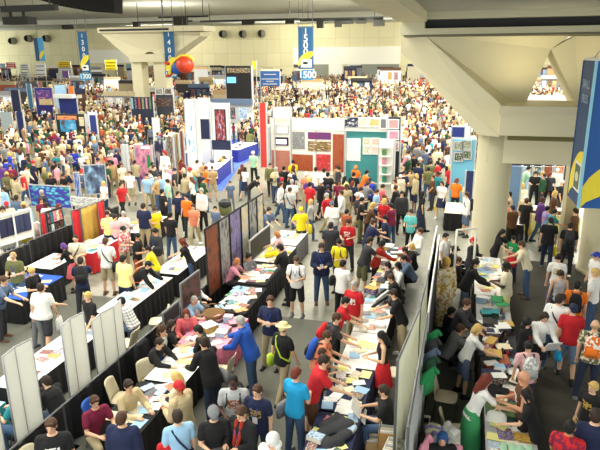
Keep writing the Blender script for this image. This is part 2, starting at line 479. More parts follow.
def shoe_mesh(pose, k):
    J = FK[pose]; bm = bmesh.new(); an = J['an' + k]
    cap(bm, an + V((0, -.035, -.03)), an + V((0, .15, -.043)), .046, .036, 10)
    cap(bm, an + V((0, -.02, .0)), an + V((0, .0, .03)), .046, .043, 10)
    box(bm, an.x - .045, an.y - .08, an.z - .076, an.x + .045, an.y + .185, an.z - .05)
    me = mesh_of(bm, 'shoe', [mat('black')], True)
    return me
def hair_mesh(kind, det):
    """in head space, centre of the skull at the origin, face towards +Y"""
    bm = bmesh.new()
    if kind in ('short', 'balding', 'buzz'):
        g = dict(short=.011, balding=.004, buzz=.004)[kind]
        ell(bm, (0, -.02, .035), (.077 + g, .088 + g, .088 + g), None, 14, 10)
        ell(bm, (0, -.045, -.01), (.072 + g * .7, .055 + g, .075), None)
        if kind == 'short': cap(bm, (-.045, .05, .095), (.045, .055, .095), .02, .018)
    elif kind in ('long', 'bob', 'pony', 'bun'):
        ell(bm, (0, -.016, .035), (.09, .096, .098), None, 14, 10)
        z = dict(long=-.3, bob=-.12, pony=-.03, bun=-.02)[kind]
        loft(bm, [(V((0, -.07, z)), V((.07, 0, 0)), V((0, .028, 0))), (V((0, -.065, z * .5)), V((.09, 0, 0)), V((0, .045, 0))), (V((0, -.05, .0)), V((.093, 0, 0)), V((0, .06, 0))), (V((0, -.03, .06)), V((.08, 0, 0)), V((0, .06, 0)))], 14)
        for s in (-1, 1): cap(bm, (s * .074, .015, .04), (s * .082, .0 if kind != 'long' else -.01, max(z, -.2) if kind in ('long', 'bob') else -.02), .026, .018)
        if kind == 'pony': cap(bm, (0, -.12, .03), (0, -.14, -.17), .032, .016)
        if kind == 'bun': ell(bm, (0, -.11, .06), (.04, .04, .04))
    elif kind in ('curly', 'afro'):
        rs = random.Random(3)
        ell(bm, (0, -.02, .04), (.095, .098, .1), None, 14, 10)
        for i in range(46):
            a = rs.uniform(0, 6.283); e = rs.uniform(-.5, 1.5)
            p = V((math.cos(a) * math.cos(e) * .1, math.sin(a) * math.cos(e) * .1 - .025, math.sin(e) * .105 + .035))
            if p.y > .045 and p.z < .07: continue
            ell(bm, p, (.03, .03, .03), None, 6, 5)
        if kind == 'curly':
            for i in range(16):
                a = rs.uniform(2.9, 6.5); p = V((math.cos(a) * .095, math.sin(a) * .09 - .01, rs.uniform(-.16, -.02)))
                ell(bm, p, (.032, .032, .038), None, 6, 5)
    elif kind == 'ring':   # bald on top
        ell(bm, (0, -.045, -.005), (.08, .06, .05), None)
    elif kind in ('cap', 'backcap'):
        ell(bm, (0, -.01, .045), (.087, .101, .092), None, 14, 10)
        s = 1 if kind == 'cap' else -1
        loft(bm, [(V((0, s * .05, .07)), V((.07, 0, 0)), V((0, 0, .007))), (V((0, s * .12, .062)), V((.064, 0, 0)), V((0, 0, .006))), (V((0, s * .17, .05)), V((.035, 0, 0)), V((0, 0, .005)))], 12)
        ell(bm, (0, -.05, -.01), (.078, .055, .06), None)
    elif kind == 'flatcap':
        ell(bm, (0, .0, .075), (.1, .125, .05), None, 14, 8)
        ell(bm, (0, -.05, .0), (.078, .055, .07), None)
        loft(bm, [(V((0, .06, .055)), V((.075, 0, 0)), V((0, 0, .007))), (V((0, .14, .045)), V((.055, 0, 0)), V((0, 0, .006)))], 12)
    elif kind in ('straw', 'widehat'):
        lathe(bm, [(.098, .055), (.092, .1), (.082, .135), (.05, .148), (.001, .15)], 20)
        lathe(bm, [(.001, .055), (.165, .05), (.17, .058), (.001, .068)], 24)
        ell(bm, (0, -.05, .0), (.076, .055, .07), None)
    elif kind == 'hood':
        ell(bm, (0, -.02, .03), (.1, .115, .12), None, 14, 10)
        ell(bm, (0, -.05, -.1), (.11, .09, .06), None)
    elif kind == 'bandana':
        ell(bm, (0, -.012, .045), (.083, .098, .088), None, 14, 10)
        cap(bm, (0, -.1, .0), (.03, -.13, -.06), .02, .01)
        ell(bm, (0, -.05, -.03), (.08, .055, .08), None)
    me = remesh(bm, .011 if det else .022, 2 if kind not in ('curly', 'afro') else 1, .5, None if det else .6)
    me.materials.append(mat('black_hair')); me.name = 'hair'
    return me
CACHE = {}
def cached(fn, *a):
    k = (fn.__name__,) + a
    if k not in CACHE: CACHE[k] = fn(*a)
    return CACHE[k]
SKIN = dict(fair='e2b494', light='d49a78', tan='b87c58', brown='80523a', dark='4a2c20')
HATS = ('cap', 'backcap', 'flatcap', 'straw', 'widehat', 'hood', 'bandana')
SHOEC = ['black', 'white', 'grey', 'brown', 'black', 'charcoal']
PEOPLE = []
def person(u, v, pose, hd, spec, label, h=1.75, det=1, pos=None, group=None):
    """spec: 'm|f top:colour[:pattern:colour2] bottom:colour hair:colour [skin=..] [heavy] [badge] [straps..]'"""
    tk = spec.split()
    fem = tk[0] == 'f'
    t = tk[1].split(':'); b = tk[2].split(':'); hr = tk[3].split(':')
    ex = tk[4:]
    heavy = 1 if 'heavy' in ex else 0
    skin = 'fair'; hatc = None
    for e in ex:
        if e.startswith('skin='): skin = e[5:]
        if e.startswith('hat='): hatc = e[4:]
    J = FK[pose]; s = h / 1.75
    hd = R(hd)
    Mz = Matrix.Rotation(-hd, 3, 'Z')
    top = J['top'] * s
    if pos is None:
        p = at(u, v, top); off = Mz @ (J['head'] * s)
        p = V((p.x - off.x, p.y - off.y, 0))
    else: p = V(pos)
    o = link('person', cached(body_mesh, pose, fem, det, heavy), loc=p, label=label, category='person')
    if group: o['group'] = group
    o.rotation_euler.z = -hd; o.scale = (s, s, s)
    slotmat(o, 0, mat(SKIN[skin], .55))
    NM = dict(tee='shirt', polo='shirt', tank='tank_top', long='shirt', jacket='jacket', dress='dress', hoodie='hooded_top', robe='robe')
    c = link(NM[t[0]], cached(top_mesh, pose, fem, t[0], det, heavy), o)
    slotmat(c, 0, cloth(*([t[1]] + (t[2:4] if len(t) > 2 else []))))
    if t[0] != 'robe':
        c = link({'pants': 'trousers', 'longskirt': 'skirt'}.get(b[0], b[0]), cached(bot_mesh, pose, fem, b[0], det, heavy), o)
        slotmat(c, 0, cloth(*([b[1]] + (b[2:4] if len(b) > 2 else []))))
    if hr[0] != 'bald':
        nm = 'hat' if hr[0] in HATS else 'hair'
        c = link(nm, cached(hair_mesh, hr[0], det), o)
        c.matrix_local = Matrix.Translation(J['head']) @ J['Mh']
        slotmat(c, 0, mat(hr[1], .75, noise=.3, scale=40))
        if nm == 'hat' and hr[0] in ('cap', 'backcap', 'straw', 'bandana') and hatc:
            c = link('hair', cached(hair_mesh, 'ring', det), o); c.matrix_local = Matrix.Translation(J['head'] + V((0, 0, -.01))) @ J['Mh']
            slotmat(c, 0, mat(hatc, .75, noise=.3, scale=40))
    if det or 'hip' not in POSES[pose]:
        sc = SHOEC[int(abs(u * 7 + v * 3)) % 6]
        for k in 'rl':
            c = link('shoe', cached(shoe_mesh, pose, k), o); slotmat(c, 0, mat(sc, .6))
    up, fw = J['up'], J['fw']
    g = .03 if t[0] in ('jacket', 'hoodie') else .018
    if heavy: g += .016
    if 'badge' in ex:
        bm = bmesh.new()
        n = J['neck'] - up * .02; e_ = J['hip'] + up * .27 + fw * (.125 + g)
        for sx in (-1, 1):
            pts = [n + V((sx * .055, 0, 0)) + fw * (.05), J['hip'] + up * .42 + fw * (.12 + g) + V((sx * .05, 0, 0)), e_]
            for a, b2 in zip(pts, pts[1:]): cap(bm, a, b2, .006, .006, 5)
        obj('lanyard', bm, mat('blue'), o)
        M = Matrix((V((1, 0, 0)), fw, up)).transposed().to_4x4(); M.translation = e_
        obj('name_badge', B(-.045, -.002, -.12, .045, .008, .0, M=M), mat('white', .4), o)
    for e in ex:
        if e.startswith('strap='):
            bm = bmesh.new(); cc = J['hip']; gg = g + .012
            w = .16 * (1 + .14 * heavy)
            pts = [cc + up * .5 + V((-.11, 0, 0)) + fw * .07, cc + up * .36 + V((-.04, 0, 0)) + fw * (.125 + gg), cc + up * .15 + V((.1, 0, 0)) + fw * (.11 + gg), cc + up * .05 + V((w + gg + .01, 0, 0)),
                   cc + up * .15 + V((.1, 0, 0)) - fw * (.11 + gg), cc + up * .36 + V((-.04, 0, 0)) - fw * (.12 + gg), cc + up * .5 + V((-.11, 0, 0)) - fw * .08, cc + up * .535 + V((-.11, 0, 0))]
            for a, b2 in zip(pts, pts[1:] + pts[:1]): cap(bm, a, b2, .016, .016, 6)
            obj('bag_strap', bm, mat(e[6:], .8), o)
    o['_p'] = pose
    PEOPLE.append(o)
    return o
def on_person(o, p):
    """world matrix of a person's local point"""
    M = Matrix.LocRotScale(o.location, o.rotation_euler, o.scale)
    return M @ V(p)
def backpack(o, c, label, c2='black', small=1.0):
    J = FK[o['_p']]; up, fw = J['up'], J['fw']
    h = J['hip'] + up * .32 - fw * .2
    M = Matrix.LocRotScale(o.location, o.rotation_euler, o.scale)
    L = Matrix((V((1, 0, 0)), fw, up)).transposed().to_4x4(); L.translation = h
    r = link('backpack', cached(pack_mesh), label=label, category='backpack')
    r.matrix_world = M @ L @ Matrix.Scale(small, 4); slotmat(r, 0, cloth(c, 'floral', c2) if c2 == 'white' else cloth(c))
    p = link('pocket', cached(pocket_mesh), r); slotmat(p, 0, cloth(c2 if c2 != 'white' else c))
    for s in (-1, 1):
        q = link('strap', cached(strap_mesh, s), r); slotmat(q, 0, mat('charcoal'))
def pack_mesh():
    bm = bmesh.new()
    loft(bm, [(V((0, 0, -.22)), V((.13, 0, 0)), V((0, .07, 0))), (V((0, -.01, -.18)), V((.15, 0, 0)), V((0, .085, 0))), (V((0, -.01, .1)), V((.14, 0, 0)), V((0, .08, 0))), (V((0, 0, .2)), V((.1, 0, 0)), V((0, .06, 0))), (V((0, .01, .23)), V((.05, 0, 0)), V((0, .03, 0)))], 18, sq=3)
    return mesh_of(bm, 'backpack', [mat('navy')], True)
def pocket_mesh():
    bm = bmesh.new()
    loft(bm, [(V((0, -.09, -.17)), V((.1, 0, 0)), V((0, .03, 0))), (V((0, -.1, -.1)), V((.11, 0, 0)), V((0, .04, 0))), (V((0, -.09, .0)), V((.095, 0, 0)), V((0, .03, 0)))], 14, sq=3)
    return mesh_of(bm, 'pocket', [mat('navy')], True)
def strap_mesh(s):
    bm = bmesh.new()
    pts = [V((s * .08, .05, .18)), V((s * .1, .13, .225)), V((s * .105, .27, .18)), V((s * .11, .335, .05)), V((s * .15, .26, -.08)), V((s * .15, .06, -.14))]
    for a, b in zip(pts, pts[1:]): cap(bm, a, b, .017, .017, 6)
    return mesh_of(bm, 'strap', [mat('black')], True)
def held_bag(o, c, label, hand='r', w=.3, hh=.36, name='carrier_bag'):
    J = FK[o['_p']]
    bm = bmesh.new()
    loft(bm, [(V((0, 0, -.08 - hh)), V((w * .42, 0, 0)), V((0, .05, 0))), (V((0, 0, -.08 - hh * .75)), V((w * .52, 0, 0)), V((0, .075, 0))), (V((0, 0, -.12)), V((w * .46, 0, 0)), V((0, .035, 0))), (V((0, 0, -.06)), V((w * .34, 0, 0)), V((0, .012, 0)))], 14, sq=2.6)
    for s in (-1, 1): cap(bm, (s * w * .25, 0, -.08), (0, 0, .02), .008, .008, 5)
    q = on_person(o, J['wr' + hand] + J['hd' + hand] * .09)
    r = obj(name, bm, cloth(c), loc=q, smooth=True, label=label, category='bag')
    r.rotation_euler.z = o.rotation_euler.z + math.pi / 2
def hip_bag(o, c, label, side='r', strap=None, z=-.02):
    J = FK[o['_p']]; s = 1 if side == 'r' else -1
    bm = bmesh.new()
    loft(bm, [(V((0, 0, -.15)), V((.05, 0, 0)), V((0, .14, 0))), (V((0, 0, -.05)), V((.06, 0, 0)), V((0, .16, 0))), (V((0, 0, .1)), V((.045, 0, 0)), V((0, .15, 0)))], 14, sq=3)
    q = on_person(o, J['hip'] + V((s * .25, -.03, z)))
    r = obj('shoulder_bag', bm, cloth(c), loc=q, smooth=True, label=label, category='bag')
    r.rotation_euler.z = o.rotation_euler.z
def held_sheet(o, label, c='white', w=.3, h=.4):
    J = FK[o['_p']]
    q = on_person(o, (J['wrr'] + J['wrl']) / 2 + V((0, .1, .02)))
    bm = bmesh.new(); box(bm, -w / 2, -.006, -h / 2, w / 2, .006, h / 2)
    r = obj('paper_sheet', bm, [mat(c, .5)], loc=q, label=label, category='paper')
    r.rotation_euler = (R(-40), 0, o.rotation_euler.z)
# ---------------------------------------------------------------- the setting
def floor_mat():
    m, nt, b = nodes('polished_concrete'); L = nt.links.new
    tc = N(nt, 'ShaderNodeTexCoord')
    n1 = N(nt, 'ShaderNodeTexNoise', i_Scale=.35, i_Detail=6.0); n2 = N(nt, 'ShaderNodeTexNoise', i_Scale=5.0, i_Detail=6.0)
    L(tc.outputs['Object'], n1.inputs['Vector']); L(tc.outputs['Object'], n2.inputs['Vector'])
    ad = N(nt, 'ShaderNodeMath', operation='ADD'); L(n1.outputs['Fac'], ad.inputs[0]); L(n2.outputs['Fac'], ad.inputs[1])
    cr = N(nt, 'ShaderNodeValToRGB'); e = cr.color_ramp.elements
    e[0].position = .35; e[0].color = lin('74756c'); e[1].position = .65; e[1].color = lin('92907f')
    mu = N(nt, 'ShaderNodeMath', operation='MULTIPLY'); mu.inputs[1].default_value = .5
    L(ad.outputs[0], mu.inputs[0]); L(mu.outputs[0], cr.inputs[0]); L(cr.outputs[0], b.inputs['Base Color'])
    b.inputs['Roughness'].default_value = .42
    return m
CONC = mat('dcd5b6', .85, noise=.05, scale=1.2, name='cream_concrete')
CONC2 = mat('a9a392', .85, noise=.05, scale=1.2, name='shaded_concrete')
DARK = mat('0e0e16', .6, name='dark_slot')
K = dict(kind='structure')
obj('floor', B(-130, -6, -.2, 70, 200, 0), floor_mat(), **K)
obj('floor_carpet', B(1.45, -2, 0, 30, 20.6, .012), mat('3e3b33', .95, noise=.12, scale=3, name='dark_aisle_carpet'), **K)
obj('floor_carpet', B(-40, -2, 0, 1.4, 14.2, .012), mat('62635a', .9, noise=.1, scale=2, name='grey_aisle_carpet'), **K)
bm = bmesh.new(); cp_ = [at(u, v, .012) for u, v in ((190, 166), (205, 186), (222, 191), (238, 168), (262, 150), (262, 139), (232, 139))]
vs_ = [bm.verts.new(p) for p in cp_]; bm.faces.new(vs_); bmesh.ops.recalc_face_normals(bm, faces=bm.faces[:])
ex_ = bmesh.ops.extrude_face_region(bm, geom=bm.faces[:]); bmesh.ops.translate(bm, verts=[q for q in ex_['geom'] if isinstance(q, bmesh.types.BMVert)], vec=(0, 0, -.01)); bmesh.ops.recalc_face_normals(bm, faces=bm.faces[:])
obj('floor_carpet', bm, mat('4a6ad0', .95, noise=.08, scale=3, name='blue_booth_carpet'), **K)

# far wall, tiled in tall cream panels
def wall_mat():
    m, nt, b = nodes('wall_panels'); L = nt.links.new
    tc = N(nt, 'ShaderNodeTexCoord'); mp = N(nt, 'ShaderNodeMapping'); mp.inputs['Rotation'].default_value = (R(90), 0, 0)
    br = N(nt, 'ShaderNodeTexBrick', offset=0.0, i_Scale=1.0)
    br.inputs['Color1'].default_value = lin('e6dfb8'); br.inputs['Color2'].default_value = lin('e0d8b0'); br.inputs['Mortar'].default_value = lin('cdc49c')
    br.inputs['Mortar Size'].default_value = .05; br.inputs['Brick Width'].default_value = 3.6; br.inputs['Row Height'].default_value = 3.4
    L(tc.outputs['Object'], mp.inputs[0]); L(mp.outputs[0], br.inputs['Vector']); L(br.outputs['Color'], b.inputs['Base Color'])
    b.inputs['Roughness'].default_value = .8
    return m
YW = 150.0
obj('wall_back', B(-150, YW, 0, 60, YW + 1, 13.9), wall_mat(), **K)
def panel(name, u0, v0, u1, v1, Y, m, th=.12, ground=False, **props):
    a, b = atY(u0, v0, Y), atY(u1, v1, Y)
    return obj(name, B(a.x, Y, 0 if ground else b.z, b.x, Y + th, a.z), m, **props)
# white band and roller doors on the back wall
panel('wall_band', 293, 47.5, 400, 64, YW - .3, mat('f6f4e8', .6), .3, **K)
panel('wall_band', 84, 50, 131, 63, YW - .3, mat('f4f2e6', .6), .3, **K)
for i, (a, b, c) in enumerate(((300, 328, '8e9286'), (329, 342, 'f0f2ee'), (347, 360, 'dfe9ea'), (361, 398, '8c9086'), (126, 136, '7a98a0'))):
    panel('door_%d' % (i + 1), a, 64.5 if i != 4 else 64, b, 90, YW - .25, mat(c, .6), .2, **K)
# ceilings
CEIL = mat('c6c7bc', .9, noise=.03, scale=.3, name='painted_ceiling')
Y1 = 121.0
obj('ceiling', B(-150, 4, 14.5, -2.3, Y1, 15), CEIL, **K)
obj('ceiling_beam', B(-150, Y1, 13.5, 60, Y1 + 1.2, 15), mat('e4e3d4', .85), **K)
obj('ceiling_far', B(-150, Y1 + 1.2, 13.7, 60, YW, 14.2), CEIL, **K)
# near concrete bridge: ceiling slab, long beam with its dark slot, box girder, lintel and flared piers
YB = 18.3
pB = lambda u, v, Y=YB: atY(u, v, Y)
zt, zb = pB(401, 13).z, pB(401, 35).z
xl = pB(400.5, 25).x
obj('ceiling_mezzanine', B(xl + .1, -3, zt + .02, 26, YB, zt + .5), mat('a8aaa4', .9, noise=.04, scale=.5), **K)
obj('beam_side', B(xl + .02, 2, zt - .25, xl + .75, YB, zt + .2), CONC, **K)
bm = bmesh.new()
s0, s1 = pB(424, 19.5).z, pB(424, 28.5).z
xs = pB(424.5, 25).x
box(bm, xl, YB, zb, xs, YB + 2.6, zt + .2); box(bm, xs, YB, zb, 26, YB + 2.6, s1); box(bm, xs, YB, s0, 26, YB + 2.6, zt + .2)
obj('beam_front', bm, mat('c4c0a6', .85, noise=.04, scale=1), **K)
obj('beam_slot', B(xs - .1, YB + .45, s1 - .05, 26, YB + .6, s0 + .05), DARK, **K)
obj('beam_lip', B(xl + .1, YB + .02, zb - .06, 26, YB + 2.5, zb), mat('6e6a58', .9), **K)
g0, g1 = pB(501, 107, 17.9), pB(581, 137.5, 17.9)
bm = bmesh.new(); box(bm, g0.x, 17.9, g1.z, 12, 20.6, g0.z)
obj('beam_girder', bm, CONC, **K)
obj('beam_girder_lip', B(g0.x - .05, 17.82, g0.z - .2, 12, 17.9, g0.z + .03), mat('d6cfb2', .85), **K)
l0, l1 = atY(507, 139, 19.4), atY(567, 165.5, 19.4)
obj('lintel', B(atY(507, 150, 19.4).x - .6, 19.4, l1.z, 12, 20.6, g1.z + .05), CONC, **K)
obj('lintel_slot', B(g0.x + .35, 19.3, l0.z - .02, 12, 19.42, l0.z + .1), mat('7a7448', .9), **K)
def pier(name, x, y, r0, r1, z):
    bm = bmesh.new()
    lathe(bm, [(r0 + .05, 0), (r0 + .05, .12), (r0, .14), ((r0 + r1) / 2, z * .5), (r1, z)], 40, c=(x, y, 0))
    o = obj(name, bm, mat('c9c2a4', .85, noise=.06, scale=1.4), smooth=False, **K)
    for p in o.data.polygons: p.use_smooth = abs(p.normal.z) < .5
pier('pillar_left', atY(487.5, 240, 19.9).x, 19.9, .54, .55, g1.z + .1)
pier('pillar_right', atY(577, 265, 20.1).x + .72, 20.1, .7, .74, g1.z + .1)
a = atY(567, 200, 21.5)
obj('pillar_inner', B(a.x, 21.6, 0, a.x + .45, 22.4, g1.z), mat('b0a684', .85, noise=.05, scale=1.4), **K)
def flare(name, pts, faces, back=22.2):
    bm = bmesh.new()
    f = [bm.verts.new(p) for p in pts]; q = [bm.verts.new((p.x, back, p.z)) for p in pts]
    for fc in faces: bm.faces.new([f[i] for i in fc])
    n = max(max(x) for x in faces) + 1
    from collections import Counter
    ed = Counter()
    for fc in faces:
        for i in range(len(fc)): ed[(fc[i], fc[(i + 1) % len(fc)])] += 1
    for (i, j) in list(ed):
        if (j, i) not in ed: bm.faces.new((f[j], f[i], q[i], q[j]))
    for fc in faces: bm.faces.new([q[i] for i in reversed(fc)])
    bmesh.ops.recalc_face_normals(bm, faces=bm.faces[:])
    obj(name, bm, CONC, **K)
P = atY
ap = P(551, 49, 20.2)
flare('pier_flare_left', [P(401, 34, 19.4), P(423, 34, 18.4), P(570, 36, 20.2), ap, P(523, 109, 19.9), P(506, 109, 18.5), P(499, 137, 18.6), P(478, 135, 19.2), P(401, 52, 20.0)],
      [(0, 8, 7, 6, 5, 1), (1, 5, 4, 3, 2)])
flare('pier_flare_right', [ap, P(575, 36, 20.2), P(640, 36, 18.5), P(640, 110, 18.5), P(579, 109, 19.9)], [(0, 4, 3, 2, 1)], 22.2)

# far tree-shaped concrete pier in the left of the hall
YF = 66.0
Q = lambda u, v, dy=0: atY(u, v, YF + dy)
flare('far_pier_flare', [Q(99, 32), Q(200, 32), Q(200, 36, .5), Q(166, 60), Q(152, 52, .5), Q(148, 52, .5), Q(131, 60)], [(0, 6, 5, 4, 3, 2, 1)], YF + 3)
obj('far_beam', B(Q(99, 32).x, YF - .3, Q(99, 33).z, Q(205, 32).x, YF + 3, Q(99, 28).z), CONC, **K)
obj('far_beam_slot', B(Q(101, 31).x, YF - .36, Q(99, 31.6).z, Q(170, 31).x, YF - .3, Q(99, 29.6).z), DARK, **K)
obj('far_girder', B(Q(131, 55).x, YF - .5, Q(131, 62).z, Q(165, 62).x, YF + 3, Q(131, 54).z), CONC, **K)
for i, (ua, ub) in enumerate(((131, 141), (153, 165))):
    a, b = Q(ua, 62), Q(ub, 62)
    obj('far_pillar', B(a.x, YF, 0, b.x, YF + 1.6, a.z + .1), CONC, **K)
# air nozzles on the far wall
nz = None
for u, v, r in ((11, 41, 4.2), (27, 38.5, 4.8), (45, 38.5, 4.8), (222, 34, 4.2), (242, 34, 4.4), (261, 33.5, 4.4)):
    c = atY(u, v, YW - 1.6)
    if nz is None:
        nz = empty('air_nozzle', c)
        bm = bmesh.new(); cap(bm, (0, 1.6, 0), (0, 0, 0), 1.0, .95, 24, flat=True)
        obj('nozzle_body', bm, mat('8a8878', .7), nz, True)
        bm = bmesh.new(); cap(bm, (0, -.06, 0), (-.05, .0, 0), .78, .8, 24, flat=True); obj('opening', bm, mat('0c0c0e', .9), nz)
        o = nz
    else: o = copy_tree(nz)
    o.location = c; o.rotation_euler.z = R(12)
    o['category'] = 'air vent'; o['label'] = 'round dark air nozzle high on the far wall, at %s' % {11: 'the left edge of the photo', 27: 'left of the small two-tone banner', 45: 'right behind the small two-tone banner', 222: 'the left of the middle three', 242: 'the centre of the middle three', 261: 'the right of the middle three'}[u]
    o['group'] = 'air nozzles on the far wall'
# lighting rails and lamp boxes under the ceiling
def rail(u0, u1, v, Y, label, th=.22, boxes=()):
    a, b = atY(u0, v, Y), atY(u1, v, Y)
    o = empty('lighting_rail', ((a.x + b.x) / 2, Y, a.z), label=label, category='lighting rail')
    h = (b.x - a.x) / 2
    obj('rail_bar', B(-h, 0, -th / 2, h, th, th / 2), mat('2a2a28'), o)
    for s in (-.8, .8): obj('hanger', B(h * s - .04, .05, 0, h * s + .04, .12, 14.5 - a.z), mat('3a3a36'), o)
    for (ub, w, hh) in boxes:
        c = atY(ub, v, Y)
        obj('lamp_box', B(c.x - o.location.x - w, -.2, -hh - th / 2, c.x - o.location.x + w, .5, -th / 2), mat('26261f'), o)
rail(200, 300, 21.5, 92, 'long dark rail of lamps under the ceiling left of the 1500 banner', .3, ((248, 1.0, .5), (290, .7, .5)))
rail(300, 383, 20, 92, 'long dark rail of lamps under the ceiling right of the 1500 banner', .45, ((320, .5, 1.0), (338, .5, .9), (347, .9, .5), (361, .7, .5), (379, .8, .9)))
rail(132, 192, 22.5, 86, 'dark lamp rail above the far concrete pier', .22, ((136, .5, 1.0),))
rail(158, 208, 17.5, 80, 'upper dark lamp rail above the 1400 banner', .22, ((180, 1.0, 1.0),))
rail(0, 55, 9, 46, 'heavy dark rail at top left carrying the projector housing', .5, ())
bm = bmesh.new(); a, b = atY(2, 17, 46), atY(28, 24, 46)
box(bm, a.x, 46, b.z, b.x, 47.2, a.z)
o = obj('projector_housing', bm, mat('23231f'), label='black projector housing hanging under the rail at top left', category='projector')
for uu in (7, 20):
    c = atY(uu, 17, 46); obj('bracket', B(c.x - .08, 46.4, c.z - .05, c.x + .08, 46.6, atY(uu, 9, 46).z), mat('23231f'), o)
bm = bmesh.new()
pts = [(36, -1), (60, 6), (90, 11.5), (114, 13), (114, -6), (36, -6)]
fr = [bm.verts.new(atY(u, v, 52)) for u, v in pts]; bk = [bm.verts.new(atY(u, v, 52) + Vector((0, 1.5, 0))) for u, v in pts]
bm.faces.new(fr); bm.faces.new(bk[::-1])
for i in range(6): bm.faces.new((fr[i], bk[i], bk[(i + 1) % 6], fr[(i + 1) % 6]))
bmesh.ops.recalc_face_normals(bm, faces=bm.faces[:])
obj('acoustic_baffle', bm, mat('101012', .9), label='big black sloped baffle hanging at the top left of the ceiling', category='baffle')
for (u, v, s) in ((66, 27, .9),):
    c = atY(u, v, 100); obj('ceiling_speaker', B(c.x - s, 100, c.z - .4, c.x + s, 101, c.z + .4), mat('22221f'), label='small black loudspeaker hung left of the 1300 banner', category='speaker')

# ---------------------------------------------------------------- banners with aisle numbers
BLUE = mat('1a5e90', .6, name='banner_blue'); YEL = mat('f0dc3a', .6, name='banner_yellow'); WHT = mat('f4f4f0', .6, name='banner_white')
def text(s, size, loc, rot, m, parent, name='lettering'):
    c = bpy.data.curves.new(name, 'FONT'); c.body = s; c.size = size; c.align_x = 'CENTER'; c.align_y = 'CENTER'; c.extrude = .01 * size; c.offset = .012 * size
    t = bpy.data.objects.new('tmp', c); COL.objects.link(t)
    me = bpy.data.meshes.new_from_object(t.evaluated_get(bpy.context.evaluated_depsgraph_get())); bpy.data.objects.remove(t)
    me.materials.clear(); me.materials.append(m)
    o = link(name, me, parent, loc); o.rotation_euler = rot
    return o
def swoosh(bm, w, z0, h, y=-.05, mirror=1):
    """curved band rising from lower left to upper right across a face of width w"""
    n = 10; pr = None
    for i in range(n + 1):
        t = i / n; x = (-w / 2 + w * t) * mirror
        c = z0 + h * (t ** .6); th = h * (.14 + .26 * math.sin(math.pi * min(1, t * .8 + .15)))
        a = bm.verts.new((x, y, c - th)); b = bm.verts.new((x, y, c + th))
        if pr: bm.faces.new((pr[0], a, b, pr[1]) if mirror > 0 else (pr[1], b, a, pr[0]))
        pr = (a, b)
def emblem(parent, w, z0, y):
    bm = bmesh.new(); box(bm, -w * .32, y, z0, w * .38, y + .03, z0 + w * .5)
    obj('emblem_plate', bm, WHT, parent)
    bm = bmesh.new(); ell(bm, (-w * .02, y - .01, z0 + w * .27), (w * .2, .012, w * .09)); obj('emblem_eye', bm, mat('3a5a40'), parent)
    bm = bmesh.new(); ell(bm, (-w * .02, y - .03, z0 + w * .27), (w * .08, .012, w * .08)); obj('emblem_pupil', bm, mat('14201c'), parent)
def banner(num, u0, v0, u1, v1, Y, label, plate=None):
    a, b = atY(u0, v0, Y), atY(u1, v1, Y)
    w, h = b.x - a.x, a.z - b.z
    o = empty('aisle_banner', ((a.x + b.x) / 2, Y, b.z), label=label, category='banner')
    obj('banner_cloth', B(-w / 2, 0, 0, w / 2, .06, h), BLUE, o)
    obj('hanging_rod', B(-w / 2 - .1, -.02, h, w / 2 + .1, .08, h + .12), mat('grey'), o)
    for s in (-1, 1): obj('hanging_wire', B(s * w * .45 - .02, 0, h + .1, s * w * .45 + .02, .04, 14.5 - b.z), mat('grey'), o)
    for i, ch in enumerate(num):
        text(ch, w * (.62 if i else .5), (0, -.03, h * (.9 - .165 * i)), (R(90), 0, 0), WHT, o, 'digit')
    emblem(o, w, h * .04, -.09)
    bm = bmesh.new(); swoosh(bm, w, h * .12, h * .26, -.045); obj('swoosh', bm, YEL, o)
    if plate:
        which = dict(zip(('1300', '1400', '1500'), ('leftmost', 'middle', 'rightmost')))[num]
        pu0, pv0, pu1, pv1 = plate
        p, q = atY(pu0, pv0, Y - 1), atY(pu1, pv1, Y - 1)
        s = obj('aisle_number_plate', B(p.x, Y - 1, q.z, q.x, Y - .9, p.z), mat('2f86b8'), label='small blue number plate hanging under the %s tall numbered banner' % which, category='sign')
        text(num, (p.z - q.z) * .95, ((p.x + q.x) / 2, Y - 1.03, (p.z + q.z) / 2), (R(90), 0, 0), WHT, s)
        for q_ in (p.x + .1, q.x - .1): obj('hanging_wire', B(q_ - .015, Y - .96, p.z, q_ + .015, Y - .93, 14.5), mat('grey'), s)
    return o
banner('1300', 77, 32, 90.5, 72, 70, 'tall blue banner numbered 1300 with a yellow swoosh', (79, 73, 92, 80))
banner('1400', 163, 30, 176.5, 77, 66, 'tall blue banner numbered 1400, partly behind the red balloon', (165, 71, 177, 77.5))
banner('1500', 298, 27.5, 313.5, 69, 70, 'tall blue banner numbered 1500 hanging in the centre of the hall', (302, 70, 313, 80))
# small two-tone banner, far left
a, b = atY(32, 38, 76), atY(40, 61, 76); c = atY(46, 61, 76)
o = empty('hanging_banner', (b.x, 76, b.z), label='small two-tone blue banner hanging at far left before the wall', category='banner'); h = a.z - b.z
bm = bmesh.new(); box(bm, 0, 0, 0, 1.3, .05, h); f = obj('side_panel', bm, mat('244a80'), o); f.rotation_euler.z = R(150)
f = obj('front_panel', B(0, 0, 0, .95, .05, h), mat('58a8dc'), o)
bm = bmesh.new(); swoosh(bm, .9, h * .1, h * .3, -.03); s = obj('swoosh', bm, YEL, o, loc=(.48, 0, 0))
obj('hanging_wire', B(0, 0, h, .05, .05, 14.5 - b.z), mat('grey'), o)

